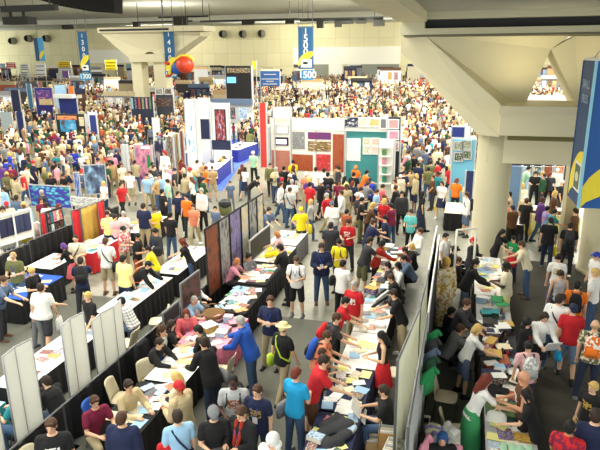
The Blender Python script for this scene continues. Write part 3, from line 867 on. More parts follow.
# near three-sided banner, right edge
YN = 14.6
top_z, bot_z = atY(598, 61, YN).z, atY(579, 208, YN).z
nx = atY(592, 98, YN); px = atY(579.5, 98, YN + 1.3)
o = empty('three_sided_banner', (nx.x, YN, bot_z), label='big blue three-sided banner with yellow swoosh hanging at the right edge', category='banner')
H3 = top_z - bot_z; W3 = 1.5
near = Vector((0, 0, 0)); pl = Vector((px.x - nx.x, 1.3, 0)); pr_ = Vector((W3, .15, 0))
def face3(name, p, q, m):
    d = (q - p); L_ = d.length
    f = empty(name, (0, 0, 0)); bpy.data.objects.remove(f)
    f = obj(name, B(0, 0, 0, L_, .04, H3), m, o, loc=p); f.rotation_euler.z = math.atan2(d.y, d.x)
    return f, L_
fl, Ll = face3('left_face', pl, near, mat('2c4a74', .6)); fr_, Lr = face3('front_face', near, pr_, mat('1a58a4', .6)); face3('back_face', pr_, pl, mat('1c3f74', .6))
for f, L_ in ((fl, Ll), (fr_, Lr)):
    bm = bmesh.new(); swoosh(bm, L_, H3 * .06, H3 * .28, -.01); s = obj('swoosh', bm, YEL, f, loc=(L_ / 2, 0, 0))
    bm = bmesh.new(); box(bm, L_ * .42, -.02, H3 * .1, L_ * .92, -.012, H3 * .3); obj('emblem_plate', bm, WHT, f)
    bm = bmesh.new(); box(bm, L_ * .47, -.028, H3 * .115, L_ * .87, -.021, H3 * .285); obj('emblem_field', bm, mat('5c6c58'), f)
    bm = bmesh.new(); ell(bm, (L_ * .67, -.03, H3 * .2), (L_ * .14, .01, H3 * .035)); obj('emblem_eye', bm, mat('d8d8b0'), f)
bm = bmesh.new(); box(bm, near.x - .03, near.y - .03, 0, near.x + .03, near.y + .02, H3); obj('edge_piping', bm, mat('8fd0ea', .5), o)
text('SMALL', .27, (Ll * .5, -.02, H3 * .84), (R(90), R(0), 0), mat('93a8be', .6), fl)
text('PRESS', .27, (Ll * .52, -.02, H3 * .74), (R(90), R(0), 0), mat('8ea3ba', .6), fl)
bm = bmesh.new(); vv = [bm.verts.new(p + Vector((0, 0, H3))) for p in (pl, near, pr_)]; bm.faces.new(vv)
r_ = bmesh.ops.extrude_face_region(bm, geom=bm.faces[:]); bmesh.ops.translate(bm, verts=[x for x in r_['geom'] if isinstance(x, bmesh.types.BMVert)], vec=(0, 0, .06))
obj('top_frame', bm, mat('e8e8e0'), o)
bm = bmesh.new(); cap(bm, (pl.x + .15, pl.y - .25, H3), (pl.x + .9, pl.y - .1, zt - bot_z), .018, .018, 6); obj('hanging_rope', bm, mat('e0d8c0'), o)
# balloon
c = atY(185, 64.5, 60)
o = empty('balloon', c, label='large red balloon wrapped in yellow and blue beside the 1400 banner', category='balloon')
bm = bmesh.new(); ell(bm, (0, 0, 0), (.98, .95, .95), None, 24, 16); obj('red_ball', bm, mat('d8482c', .35), o, True)
bm = bmesh.new(); ell(bm, (-.72, .0, -.25), (1.1, .55, .72), Matrix.Rotation(R(-18), 4, 'Y'), 20, 12); obj('blue_body', bm, mat('2458b0', .5), o, True)
bm = bmesh.new()
pts = [V2 for V2 in [Vector((-1.75, -.3, -.9)), Vector((-1.5, -.35, -.1)), Vector((-1.0, -.3, .5)), Vector((-.3, -.25, .88)), Vector((.5, -.2, .92)), Vector((1.0, -.15, .5))]]
for p, q in zip(pts, pts[1:]): cap(bm, p, q, .17, .15, 8)
obj('yellow_fin', bm, mat('f0d840', .5), o, True)
bm = bmesh.new(); cap(bm, (-1.7, 0, -.9), (-2.2, 0, -1.2), .26, .16, 8); obj('red_fin', bm, mat('d8482c'), o, True)
bm = bmesh.new(); cap(bm, (-2.0, 0, .1), (-2.35, 0, .2), .2, .12, 8); obj('red_fin', bm, mat('d8482c'), o, True)
bm = bmesh.new(); cap(bm, (0, 0, .9), (0, 0, 14.48 - c.z), .012, .012, 5); obj('tether', bm, mat('grey'), o)

BEFORE = set(bpy.data.objects)
NOWARP = set()
# ---------------------------------------------------------------- furniture
def table(x, y, ln, w, label, top='white', skirt='black', rz=0.0, group=None, h=.74, hang=.70):
    """x, y = centre; long side along Y when rz = 0"""
    t = empty('folding_table', (x, y, 0), rz, label='folding table under ' + label, category='table')
    obj('tabletop', B(-w / 2 + .01, -ln / 2 + .01, h - .04, w / 2 - .01, ln / 2 - .01, h - .005), mat('e8e4d8'), t)
    for sx in (-1, 1):
        for sy in (-1, 1):
            bm = bmesh.new(); cap(bm, (sx * (w / 2 - .08), sy * (ln / 2 - .15), 0.01), (sx * (w / 2 - .08), sy * (ln / 2 - .15), h - .04), .014, .014, 6, flat=True)
            obj('leg', bm, mat('grey', .4, .8), t)
    c = empty('tablecloth', (x, y, 0), rz, label=label, category='tablecloth')
    if group: t['group'] = c['group'] = group
    bm = bmesh.new(); box(bm, -w / 2 - .008, -ln / 2 - .008, h - .004, w / 2 + .008, ln / 2 + .008, h + .004)
    obj('cloth_top', bm, cloth(top) if isinstance(top, str) else top, c)
    bm = bmesh.new(); n = int((w + ln) * 2 / .04); rs = random.Random(int(x * 31 + y * 17))
    per = []
    for i in range(n):
        s = i / n * 2 * (w + ln)
        if s < w: p = (-w / 2 + s, -ln / 2, 0, -1)
        elif s < w + ln: p = (w / 2, -ln / 2 + s - w, 1, 0)
        elif s < 2 * w + ln: p = (w / 2 - (s - w - ln), ln / 2, 0, 1)
        else: p = (-w / 2, ln / 2 - (s - 2 * w - ln), -1, 0)
        per.append(p)
    ph = rs.uniform(0, 6); prev = None
    rows = []
    for zz, am in ((h - .001, .0), (h - .1, .35), (h - hang * .5, .8), (h - hang, 1.0)):
        rows.append([bm.verts.new((p[0] + p[2] * (.012 + am * (.02 + .018 * math.sin(i * .9 + ph) + .01 * math.sin(i * .37 + ph))),
                                   p[1] + p[3] * (.012 + am * (.02 + .018 * math.sin(i * .9 + ph) + .01 * math.sin(i * .37 + ph))), zz)) for i, p in enumerate(per)])
    for a, b in zip(rows, rows[1:]):
        for i in range(n): bm.faces.new((a[i], b[i], b[(i + 1) % n], a[(i + 1) % n]))
    bmesh.ops.recalc_face_normals(bm, faces=bm.faces[:])
    obj('skirt', bm, cloth(skirt) if isinstance(skirt, str) else skirt, c, True)
    return c
PROTO = {}
def chair(x, y, rz, label, col='ddd2b4', group=None):
    k = col
    if k not in PROTO:
        t = empty('stacking_chair')
        m = mat(col, .5); mm = mat('8a8a8c', .35, .9)
        bm = bmesh.new(); loft(bm, [(Vector((0, 0, .43)), Vector((.2, 0, 0)), Vector((0, .2, 0))), (Vector((0, 0, .445)), Vector((.225, 0, 0)), Vector((0, .22, 0))), (Vector((0, 0, .46)), Vector((.225, 0, 0)), Vector((0, .22, 0)))], 20, sq=4)
        obj('seat', bm, m, t, True)
        bm = bmesh.new(); n = 10; rows = []
        for j in range(7):
            q = j / 6; rows.append([])
            for i in range(n + 1):
                s = i / n * 2 - 1; w = .215 - .03 * q * q
                rows[-1].append(Vector((s * w, -.2 - .1 * q + .05 * s * s, .47 + .39 * q - (.03 * s ** 4 if j == 6 else 0))))
        fv = [[bm.verts.new(p) for p in r] for r in rows]; bv = [[bm.verts.new(p + Vector((0, -.014, 0))) for p in r] for r in rows]
        for j in range(6):
            for i in range(n):
                bm.faces.new((fv[j][i], fv[j][i + 1], fv[j + 1][i + 1], fv[j + 1][i])); bm.faces.new((bv[j][i], bv[j + 1][i], bv[j + 1][i + 1], bv[j][i + 1]))
        for j in range(6):
            for i in (0, n): bm.faces.new((fv[j][i], fv[j + 1][i], bv[j + 1][i], bv[j][i]))
        for i in range(n):
            for j in (0, 6): bm.faces.new((fv[j][i], fv[j][i + 1], bv[j][i + 1], bv[j][i]))
        bmesh.ops.recalc_face_normals(bm, faces=bm.faces[:])
        obj('backrest', bm, m, t, True)
        for sx in (-1, 1):
            for sy in (-1, 1):
                bm = bmesh.new(); cap(bm, (sx * .16, sy * .15, .43), (sx * .23, sy * .23, .01), .012, .012, 8); obj('leg', bm, mm, t, True)
        PROTO[k] = t; c = t
    else: c = copy_tree(PROTO[k])
    c.location = (x, y, 0); c.rotation_euler.z = -R(rz)
    c['label'] = label; c['category'] = 'chair'
    if group: c['group'] = group
    return c
def drape(x0, y0, x1, y1, z0, z1, col, label, posts=True, amp=.035, rail='grey', wave=9.0, name='curtain'):
    """pipe-and-drape: cloth with folds hung on a top rail between two posts"""
    L_ = math.hypot(x1 - x0, y1 - y0); a = math.atan2(y1 - y0, x1 - x0)
    o = empty(name, (x0, y0, 0), a, label=label, category='curtain')
    bm = bmesh.new(); n = max(8, int(L_ / .05)); rows = []; rs = random.Random(int(x0 * 13 + y0 * 7)); ph = rs.uniform(0, 6)
    for j, t in enumerate((0, .15, .5, 1)):
        z = z1 - .03 - (z1 - z0 - .03) * t
        rows.append([bm.verts.new((i / n * L_, amp * (.35 + .65 * t) * (math.sin(i / n * L_ * wave * 2 + ph) + .4 * math.sin(i / n * L_ * wave * .7)), z)) for i in range(n + 1)])
    for p, q in zip(rows, rows[1:]):
        for i in range(n): bm.faces.new((p[i], q[i], q[i + 1], p[i + 1]))
    d = obj('drape', bm, cloth(col) if isinstance(col, str) else col, o, True)
    md = d.modifiers.new('thick', 'SOLIDIFY'); md.thickness = .008
    bm = bmesh.new(); cap(bm, (0, 0, z1), (L_, 0, z1), .022, .022, 8, flat=True); obj('top_rail', bm, mat(rail, .4, .6), o, True)
    if posts:
        for q in (0, L_):
            bm = bmesh.new(); cap(bm, (q, 0, 0), (q, 0, z1 + .02), .022, .022, 8, flat=True); box(bm, q - .15, -.15, .0, q + .15, .15, .015)
            obj('post', bm, mat(rail, .4, .6), o)
    return o
def board(x0, y0, x1, y1, z0, z1, m, label, frame='black', name='display_board', cat='display board', fr=.05, legs=True):
    """free-standing framed board"""
    L_ = math.hypot(x1 - x0, y1 - y0); a = math.atan2(y1 - y0, x1 - x0)
    o = empty(name, (x0, y0, 0), a, label=label, category=cat)
    obj('picture', B(fr, -.012, z0 + fr, L_ - fr, .012, z1 - fr), m, o)
    bm = bmesh.new()
    box(bm, 0, -.02, z0, L_, .02, z0 + fr); box(bm, 0, -.02, z1 - fr, L_, .02, z1)
    box(bm, 0, -.02, z0 + fr, fr, .02, z1 - fr); box(bm, L_ - fr, -.02, z0 + fr, L_, .02, z1 - fr)
    obj('frame', bm, mat(frame), o)
    if legs and z0 > .05:
        for q in (.03, L_ - .03): obj('post', B(q - .02, -.02, 0, q + .02, .02, z0), mat(frame), o)
    return o
def tilt_items(x0, x1, y0, y1, n, z, desc, seed, group, kinds='pfbs', along=True, cols=None, lift=.006):
    """loose prints, books, boxes and stacks spread over a table"""
    rs = random.Random(seed); done = []; n = int(n * 1.5); lift0 = lift
    pal = cols or ['white', 'white', 'cream', 'light_grey', 'navy', 'red', 'black', 'gold', 'teal', 'light_blue', 'rust', 'white']
    tries = 0
    while len(done) < n and tries < n * 40:
        tries += 1
        x, y = rs.uniform(x0, x1), rs.uniform(y0, y1); k = rs.choice(kinds)
        if any(abs(x - p[0]) < (.15 if 'm' not in kinds else .12) and abs(y - p[1]) < (.19 if 'm' not in kinds else .13) for p in done): continue
        done.append((x, y)); lift = lift0 + .0009 * (len(done) % 9); rz = rs.gauss(0, .3) + (math.pi / 2 if rs.random() < .5 else 0)
        c = rs.choice(pal); P_ = dict(group=group)
        if k == 'p':
            w, h = rs.choice(((.2, .28), (.17, .26), (.25, .33)))
            obj('art_print', B(-w / 2, -h / 2, 0, w / 2, h / 2, .004), art(rs.randint(0, 26), base=c, c2='white' if rs.random() < .5 else None), loc=(x, y, z + lift), rotz=rz, label='loose colour print lying on ' + desc, category='print', **P_)
        elif k == 'f':
            obj('flyer', B(-.105, -.14, 0, .105, .14, .003), mat(rs.choice(['white', 'cream', 'white', 'pale_yellow', 'light_blue'])), loc=(x, y, z + lift), rotz=rz, label='plain paper flyer lying on ' + desc, category='flyer', **P_)
        elif k == 'b':
            o = obj('comic_book', B(-.085, -.13, 0, .085, .13, .012), [mat('white')], loc=(x, y, z + lift), rotz=rz, label='comic book lying on ' + desc, category='book', **P_)
            obj('cover', B(-.086, -.131, .012, .086, .131, .015), art(rs.randint(0, 26)), o)
        elif k == 's':
            h = rs.uniform(.03, .09)
            o = obj('stack_of_comics', B(-.09, -.135, 0, .09, .135, h), mat('e4e0d4', noise=.1, scale=60), loc=(x, y, z + lift), rotz=rz, label='stack of comics on ' + desc, category='stack of comics', **P_)
            obj('cover', B(-.09, -.135, h, .09, .135, h + .004), art(rs.randint(0, 26)), o)
        elif k == 'x':
            w, l_, h = rs.uniform(.08, .16), rs.uniform(.1, .2), rs.uniform(.06, .16)
            o = obj('merchandise_box', B(-w, -l_, 0, w, l_, h), art(rs.randint(0, 26)), loc=(x, y, z + lift), rotz=rz, label='printed merchandise box on ' + desc, category='box', **P_)
            obj('lid', B(-w - .004, -l_ - .004, h, w + .004, l_ + .004, h + .012), mat(c), o)
        elif k == 'm':
            bm = bmesh.new(); r = rs.uniform(.025, .05)
            lathe(bm, [(r * .8, 0), (r, .01), (r * .7, r * 1.6), (r * .4, r * 2.2), (r * .62, r * 2.9), (r * .2, r * 3.5)], 10)
            obj('figurine', bm, mat(rs.choice(['black', 'charcoal', 'silver' if False else 'light_grey', 'white', 'brown', 'red', 'slate']), .4), smooth=True, loc=(x, y, z + lift), label='small collectible figurine on ' + desc, category='figurine', **P_)
TZ = .745
# ---- left aisle, row facing the camera's far left (x about -13)
table(-12.75, 11.0, 2.6, 1.1, 'black floor-length tablecloth at the bottom left, nearest of the left row', 'black', 'black')
table(-12.2, 14.05, 2.0, 1.15, 'bright blue tablecloth with black skirt on a table at the left edge', 'blue', 'black')
table(-12.95, 16.3, 1.5, .9, 'small white table top with black skirt beside the purple-haired woman', 'white', 'black')
table(-12.65, 18.6, 2.4, .85, 'bright red tablecloth with white top on a table in the left row', 'white', 'red')
table(-12.5, 21.6, 2.8, .85, 'white-topped black-skirted tablecloth beyond the red one in the left row', 'white', 'black')
tilt_items(-12.6, -11.8, 13.2, 14.9, 9, TZ, 'the bright blue tablecloth at left', 11, 'papers on the blue table', 'fpb')
tilt_items(-13.2, -12.7, 15.7, 16.9, 4, TZ, 'the small white table at left', 12, 'papers on the small white table', 'fb')
tilt_items(-12.95, -12.35, 17.6, 19.7, 14, TZ, 'the red-skirted table in the left row', 13, 'papers on the red-skirted table', 'fpbs')
tilt_items(-12.85, -12.2, 20.4, 22.9, 14, TZ, 'the table beyond the red-skirted one', 14, 'papers on the table beyond the red cloth', 'fpbsx')
tilt_items(-13.1, -12.4, 10.0, 12.1, 8, TZ, 'the black table at the bottom left', 15, 'papers on the black table at bottom left', 'fpb')
for k in range(4): drape(-14.75, 11.4 + 3 * k, -14.75, 14.38 + 3 * k, .02, .92 if k < 2 else 1.0, 'black', ['low black curtain behind the man in the olive T-shirt', 'low black curtain behind the empty beige chair', 'low black curtain beneath the hanging T-shirts', 'low black curtain left of the red partition'][k])
# T-shirt and poster rack above the low curtain
def ends(u0, v0, u1, v1, z):
    a, b = at(u0, v0, z), at(u1, v1, z)
    return a.x, a.y, b.x, b.y
a, b = at(-6, 217.5, 2.0), at(29.5, 208, 2.0); Lr_ = (b - a).length
o = empty('display_rack', (a.x, a.y, 0), math.atan2(b.y - a.y, b.x - a.x), label='white rack with dark posters and T-shirts hanging over the black curtain', category='display rack'); NOWARP.add(o)
bm = bmesh.new()
for zz in (1.0, 1.95): box(bm, 0, -.02, zz, Lr_, .02, zz + .05)
for q in (0, .5, 1): box(bm, q * Lr_ - .025, -.03, 0, q * Lr_ + .025, .03, 2.0)
obj('rack_frame', bm, mat('f0f0ec'), o)
obj('backing_board', B(0, .03, 1.05, Lr_, .05, 1.95), mat('f2eee2'), o)
for q in (.22, .4, .56, .76, .9): obj('poster', B(q * Lr_ - .16, -.0, 1.25, q * Lr_ + .16, .028, 1.85), mat('262a4a' if q < .5 else '353c5e'), o)
def tshirt_mesh():
    bm = bmesh.new()
    loft(bm, [(Vector((0, 0, -.72)), Vector((.27, 0, 0)), Vector((0, .03, 0))), (Vector((0, 0, -.3)), Vector((.25, 0, 0)), Vector((0, .035, 0))), (Vector((0, 0, -.05)), Vector((.26, 0, 0)), Vector((0, .03, 0))), (Vector((0, 0, 0)), Vector((.12, 0, 0)), Vector((0, .02, 0)))], 16)
    for s in (-1, 1): cap(bm, (s * .2, 0, -.06), (s * .38, 0, -.24), .06, .07, 10)
    for v_ in bm.verts: v_.co.y *= .6
    return mesh_of(bm, 'hanging_tshirt', [mat('white')], True)
for (u, v, c, l) in ((3, 231, 'white', 'white T-shirt with red print hanging at the left end of the rack'), (12.5, 229, 'white', 'plain white T-shirt hanging left of the yellow one'), (21.5, 226, 'yellow', 'bright yellow T-shirt hanging on the rack'), (31.5, 222.5, 'white', 'white T-shirt hanging right of the yellow one')):
    p = at(u, v, 1.42)
    q = link('hanging_tshirt', cached(tshirt_mesh), loc=p, label=l, category='T-shirt'); q.rotation_euler.z = R(75); NOWARP.add(q); q.scale = (1, 1, .85)
    slotmat(q, 0, cloth(c, 'print', 'red') if 'red' in l else cloth(c))
    bm = bmesh.new(); cap(bm, (-.15, 0, .0), (.15, 0, .0), .008, .008, 5); cap(bm, (0, 0, 0), (0, 0, .06), .006, .006, 5); cap(bm, (0, 0, .05), (0, .35, .05), .006, .006, 5); obj('hanger', bm, mat('black'), q)
# comic-cover partition, red and gold curtains
a, b = at(45, 212, 1.75), at(62, 206.5, 1.75)
o = empty('display_board', (a.x, a.y, 0), math.atan2(b.y - a.y, b.x - a.x), label='black partition covered with rows of colourful comic covers', category='display board'); NOWARP.add(o); Lr_ = (b - a).length
obj('panel', B(0, 0, 0, Lr_, .05, 1.75), mat('black'), o)
for r in range(3):
    for c in range(5): obj('comic_cover', B(.06 + c * (Lr_ - .1) / 5, -.012, .42 + r * .44, .06 + (c + .86) * (Lr_ - .1) / 5, 0, .8 + r * .44), art(210 + r * 5 + c, base=['red', 'slate', 'rust', 'teal', 'maroon', 'navy'][(r * 2 + c) % 6], scale=3), o)
for (u0, v0, u1, v1, z, c, l) in ((39.5, 213.5, 44.5, 212, 1.75, 'red', 'narrow red curtain at the left end of the comic cover partition'), (71, 211, 79, 208.5, 1.75, 'red', 'bright red curtain left of the gold one behind the booth'), (80, 208.5, 96.5, 202.5, 1.7, 'gold', 'gold curtain between the two red ones'), (97, 202.5, 103.5, 199.5, 1.75, 'red', 'narrow red curtain right of the gold one')):
    NOWARP.add(drape(*ends(u0, v0, u1, v1, z), .02, z, c, l))
def banner_board(u0, v0, u1, v1, Y, m, label, frame='light_grey', ground=False, name='display_banner', cat='banner', dy=0.0):
    Y = dep(Y); a, b = atY(u0, v0, Y), atY(u1, v1, Y)
    o = board(a.x, Y, b.x, Y + dy, 0 if ground else b.z, a.z, m, label, frame, name, cat, .04)
    NOWARP.add(o); return o
def game_art():
    m, nt, b = nodes('underwater_artwork'); L = nt.links.new
    tc = N(nt, 'ShaderNodeTexCoord'); vo = N(nt, 'ShaderNodeTexVoronoi', i_Scale=7.0); nz_ = N(nt, 'ShaderNodeTexNoise', i_Scale=6.0)
    L(tc.outputs['Generated'], vo.inputs['Vector']); L(tc.outputs['Generated'], nz_.inputs['Vector'])
    cr = N(nt, 'ShaderNodeValToRGB'); e = cr.color_ramp.elements; e[0].position = .25; e[0].color = lin('68c8e0'); e[1].position = .5; e[1].color = lin('3a3aa8')
    L(vo.outputs['Distance'], cr.inputs[0])
    cr2 = N(nt, 'ShaderNodeValToRGB'); cr2.color_ramp.interpolation = 'CONSTANT'; e = cr2.color_ramp.elements; e[0].color = (0, 0, 0, 1); e[1].position = .62; e[1].color = (1, 1, 1, 1)
    L(nz_.outputs['Fac'], cr2.inputs[0])
    mx = N(nt, 'ShaderNodeMix', data_type='RGBA'); mx.inputs[7].default_value = lin('30a070'); L(cr2.outputs[0], mx.inputs[0]); L(cr.outputs[0], mx.inputs[6]); L(mx.outputs[2], b.inputs['Base Color'])
    return m
banner_board(28, 184, 72.5, 209, 24.2, game_art(), 'wide blue and purple cartoon banner behind the left row')
banner_board(73, 172, 82, 199, 24.6, art(205, base='white', c2='blue', c3='olive', scale=4), 'narrow pale poster right of the wide cartoon banner')
banner_board(82.5, 165, 102, 196, 25.0, art(206, base='light_blue', c2='slate', c3='navy', scale=3), 'large blue poster standing above the red curtain', dy=.5)
bm = bmesh.new(); YS = dep(24.0); p, q = atY(72, 203, YS), atY(102, 196, YS)
obj('sign_strip', B(p.x, YS - .1, q.z - .5, q.x, YS, q.z - .1), art(207, base='black', c2='white', c3='grey', scale=8), label='black and white sign strip below the blue poster', category='sign')
ss = bpy.data.objects['sign_strip']; NOWARP.add(ss)
for xx in (p.x + .1, q.x - .1): obj('support_post', B(xx - .03, YS - .07, 0, xx + .03, YS - .01, q.z - .35), mat('black'), ss)

# ---- double row around curtain A
table(-8.55, 10.5, 3.2, .8, 'white tablecloth on the long table behind the tall white panels', 'white', 'black')
table(-8.65, 14.3, 3.0, .8, 'white-topped black tablecloth under the man with the striped bag', 'white', 'black')
table(-8.7, 17.6, 3.0, .8, 'white-topped black tablecloth beside the curly red-haired woman', 'white', 'black')
tilt_items(-8.8, -8.3, 9.1, 11.9, 12, TZ, 'the white table behind the tall panels', 21, 'papers on the white table behind the panels', 'ffpb')
tilt_items(-8.9, -8.4, 13.0, 15.6, 8, TZ, 'the white table before the striped bag', 22, 'papers on the second white table', 'ffb')
tilt_items(-8.95, -8.4, 16.3, 18.9, 12, TZ, 'the white table by the curly-haired woman', 23, 'papers on the third white table', 'ffpb')
for k in range(7):
    drape(-6.8, 4.6 + 1.9 * k, -6.8, 6.48 + 1.9 * k, .02, .92, 'black', 'low black curtain between the two rows, %s' % ['beside the man in black T-shirt', 'behind the man in maroon', 'behind the blue chair', 'behind the coat', 'behind the woman in the coral cardigan', 'behind the dark red picture', 'its farthest length before the art panels'][k])
W1 = sheer('f4f4ee')
def screen(x, y0, y1, h, n, label):
    o = empty('folding_screen', (x, y0, 0), R(90), label=label, category='screen')
    L_ = (y1 - y0) / n
    for i in range(n):
        s = obj('screen_panel', B(0, -.012, .05, math.hypot(L_, .06) - .01, .012, h), W1, o, loc=(i * L_, .06 * (i % 2), 0)); s.rotation_euler.z = math.atan2(.06 * (1 if i % 2 == 0 else -1), L_)
    for i in range(n + 1):
        bm = bmesh.new(); cap(bm, (i * L_, .06 * (i % 2), 0), (i * L_, .06 * (i % 2), h + .03), .016, .016, 8, flat=True); obj('pole', bm, mat('9a9aa0', .4, .6), o, True)
    bm = bmesh.new()
    for i in range(n): cap(bm, (i * L_, .06 * (i % 2), h + .02), ((i + 1) * L_, .06 * ((i + 1) % 2), h + .02), .014, .014, 6)
    obj('top_bar', bm, mat('b8b8bc', .4, .6), o)
table(-8.6, 7.5, 1.9, .9, 'teal tablecloth at the bottom left edge behind the tall screens', 'light_blue', 'teal')
tilt_items(-8.9, -8.3, 6.8, 8.3, 5, TZ, 'the teal-skirted table at bottom left', 24, 'papers on the teal table', 'fp')
screen(-6.98, 6.55, 7.1, 2.3, 1, 'tall white screen at the left edge of the photo')
screen(-6.98, 7.3, 8.0, 2.42, 2, 'tall white folding screen left of the man in black T-shirt')
screen(-6.98, 8.8, 9.5, 2.3, 2, 'narrow tall white screen in the middle of the three by the black curtain')
screen(-6.98, 9.75, 10.95, 2.0, 3, 'widest white folding screen, beside the man in the plaid shirt')
# art boards
AB = [(15.45, 16.45, ('brown', 'rust', 'charcoal')), (16.5, 17.35, ('charcoal', 'light_grey', 'brown')), (17.4, 18.4, ('slate', 'lilac', 'brown')), (18.45, 19.2, ('light_blue', 'cream', 'gold')), (19.25, 20.1, ('black', 'light_grey', 'charcoal')), (20.15, 20.9, ('charcoal', 'cream', 'slate'))]
AL = ['tall brown painted art panel nearest in the art row', 'narrow dark grey art panel, second of the art row', 'tall slate-blue art panel, third of the art row', 'pale blue and gold art panel, fourth of the art row', 'black and white art panel, fifth of the art row', 'grey sketch art panel, farthest of the art row']
for (y0, y1, cc), l in zip(AB, AL):
    board(-6.95, y0, -6.95, y1, .5, 2.5, art(300 + int(y0), base=cc[0], c2=cc[1], c3=cc[2], scale=5), l, 'black', 'painting', 'painting', .05)
board(-6.6, 13.0, -6.6, 14.2, .95, 1.7, art(320, base='maroon', c2='brown', c3='black', scale=4), 'dark red picture standing above the black curtain', 'grey', 'painting', 'painting')
board(-6.55, 11.9, -6.55, 12.8, .93, 1.35, mat('2c3034'), 'low dark grey board standing left of the dark red picture', 'grey', 'painting', 'painting')
board(-6.45, 17.9, -6.45, 20.2, .75, 1.5, mat('26282c'), 'low dark board with a light rim behind the seated women', 'light_grey', 'display_board', 'display board')
# row A tables facing the centre aisle
table(-5.55, 9.05, 1.6, .85, 'black tablecloth covered in flyers before the man in the beige shirt', 'black', 'black')
table(-5.55, 10.75, 1.6, .85, 'white-topped black tablecloth with drawings beside the red cap', 'white', 'black')
table(-5.5, 12.55, 1.8, 1.1, 'pink patterned tablecloth heaped with framed cards', mat('e89ab0', .8, noise=.25, scale=14), mat('e07e9e', .8, noise=.3, scale=10))
table(-5.6, 14.7, 2.0, .9, 'black tablecloth with white print rows beyond the pink one', 'black', 'black')
table(-5.75, 16.9, 2.0, .9, 'black tablecloth under rows of prints before the woman in pink', 'black', 'black')
table(-5.9, 19.0, 1.9, .95, 'white tablecloth with the yellow jacket heaped on it', 'white', 'black')
table(-6.0, 21.1, 1.9, 1.0, 'white tablecloth with grey side at the far end of the centre row', 'white', 'grey')
tilt_items(-5.85, -5.25, 8.4, 9.75, 17, TZ, 'the flyer-covered table before the beige-shirted man', 31, 'flyers before the beige-shirted man', 'ffpfb', cols=['white', 'white', 'cream'])
tilt_items(-5.85, -5.25, 10.1, 11.4, 9, TZ, 'the table beside the red-capped man', 32, 'drawings beside the red cap', 'ffp', cols=['white', 'aqua', 'white'])
tilt_items(-5.85, -5.15, 11.8, 13.3, 16, TZ, 'the pink tablecloth', 33, 'framed cards on the pink tablecloth', 'pbfx', cols=['white', 'pale_pink', 'white', 'pink'])
tilt_items(-5.95, -5.3, 13.85, 15.5, 16, TZ, 'the print table beyond the pink cloth', 34, 'prints beyond the pink cloth', 'fppf', cols=['white', 'light_grey', 'cream'])
tilt_items(-6.1, -5.45, 16.05, 17.7, 16, TZ, 'the table before the woman in pink', 35, 'prints before the woman in pink', 'ppf', cols=['white', 'light_grey', 'slate'])
tilt_items(-6.25, -5.6, 18.2, 19.8, 11, TZ, 'the table under the yellow jacket', 36, 'papers by the yellow jacket', 'fpb')
tilt_items(-6.4, -5.7, 20.3, 21.9, 13, TZ, 'the far end table of the centre row', 37, 'papers on the far end table', 'ffp', cols=['white', 'light_grey'])
bm = bmesh.new()
for a_, b_, r1, r2 in (((-.2, -.3, .08), (.1, .1, .12), .13, .15), ((.1, .1, .12), (-.05, .45, .08), .15, .1), ((.1, 0, .1), (.35, .2, .06), .1, .08), ((-.2, .1, .08), (.3, -.35, .06), .12, .1), ((-.25, -.1, .05), (-.35, .4, .05), .1, .1)): cap(bm, a_, b_, r1, r2, 10)
for v_ in bm.verts: v_.co.z = max(.0, v_.co.z) * .75
link('yellow_jacket', remesh(bm, .025, 6), loc=(-5.8, 18.9, TZ), label='bright yellow jacket heaped on the white tablecloth', category='jacket').data.materials.append(cloth('yellow'))
bm = bmesh.new(); lathe(bm, [(.14, 0), (.2, .04), (.26, .16), (.27, .2), (.24, .19), (.17, .05), (.01, .03)], 24)
bk = obj('wicker_basket', bm, mat('8a6a44', .9, noise=.4, scale=60), smooth=True, loc=(-5.75, 13.15, TZ), label='brown wicker basket with a hoop handle on the pink tablecloth', category='basket')
bm = bmesh.new(); pts = [Vector((.26 * math.cos(t), 0, .18 + .24 * math.sin(t))) for t in [i * math.pi / 10 for i in range(11)]]
for p, q in zip(pts, pts[1:]): cap(bm, p, q, .012, .012, 6)
obj('handle', bm, mat('8a6a44'), bk)

# ---- row B tables
RB = [(7.1, 'light_grey', 'navy', 'the white end table at the bottom centre', 'white'), (8.75, 'navy', 'navy', 'the dark navy table', 'navy'), (10.5, 'navy', 'navy', 'the navy table beside the seated reader', 'navy'), (12.35, 'white', 'black', 'the bright white table by the red polo', 'white'), (14.2, 'white', 'black', 'the white table by the dark-haired saleswoman', 'white'), (16.05, 'light_grey', 'black', 'the grey-white table with poster tubes', 'light grey'), (17.9, 'light_grey', 'black', 'the table by the camouflage shorts', 'pale grey'), (19.75, 'white', 'black', 'the far end table of the right centre row', 'white')]
for i, (y, tc, sk, d, nm) in enumerate(RB):
    table(-1.78 + .006 * i, y + .1, 1.8, .76, 'plain %s tablecloth on %s' % (nm, d), tc, sk)
    if i not in (0, 3): tilt_items(-2.08, -1.5, y - .7, y + .9, [3, 13, 12, 10, 8, 13, 15, 12][i], TZ, d, 40 + i, 'goods on ' + d, ['fp', 'pfbs', 'ffpb', 'fb', 'fbsm', 'ppfsx', 'pfbx', 'fpbx'][i])
tilt_items(-2.08, -1.6, 12.0, 13.2, 5, TZ, RB[3][3], 43, 'goods on ' + RB[3][3], 'ff', cols=['white'])
for i, (y, c) in enumerate(((15.2, 'black'), (15.6, 'white'), (16.0, 'black'), (16.4, 'light_grey'))):
    bm = bmesh.new(); cap(bm, (-.32, 0, .05), (.3, 0, .16), .04, .04, 10, flat=True)
    obj('poster_tube', bm, mat(c, .4), smooth=True, loc=(-1.72, y, TZ), rotz=R(62), label='%s poster tube lying aslant on the grey-white table, %s' % (c.replace('_', ' '), ['nearest', 'second', 'third', 'farthest'][i]), category='poster tube', group='poster tubes on the grey-white table')
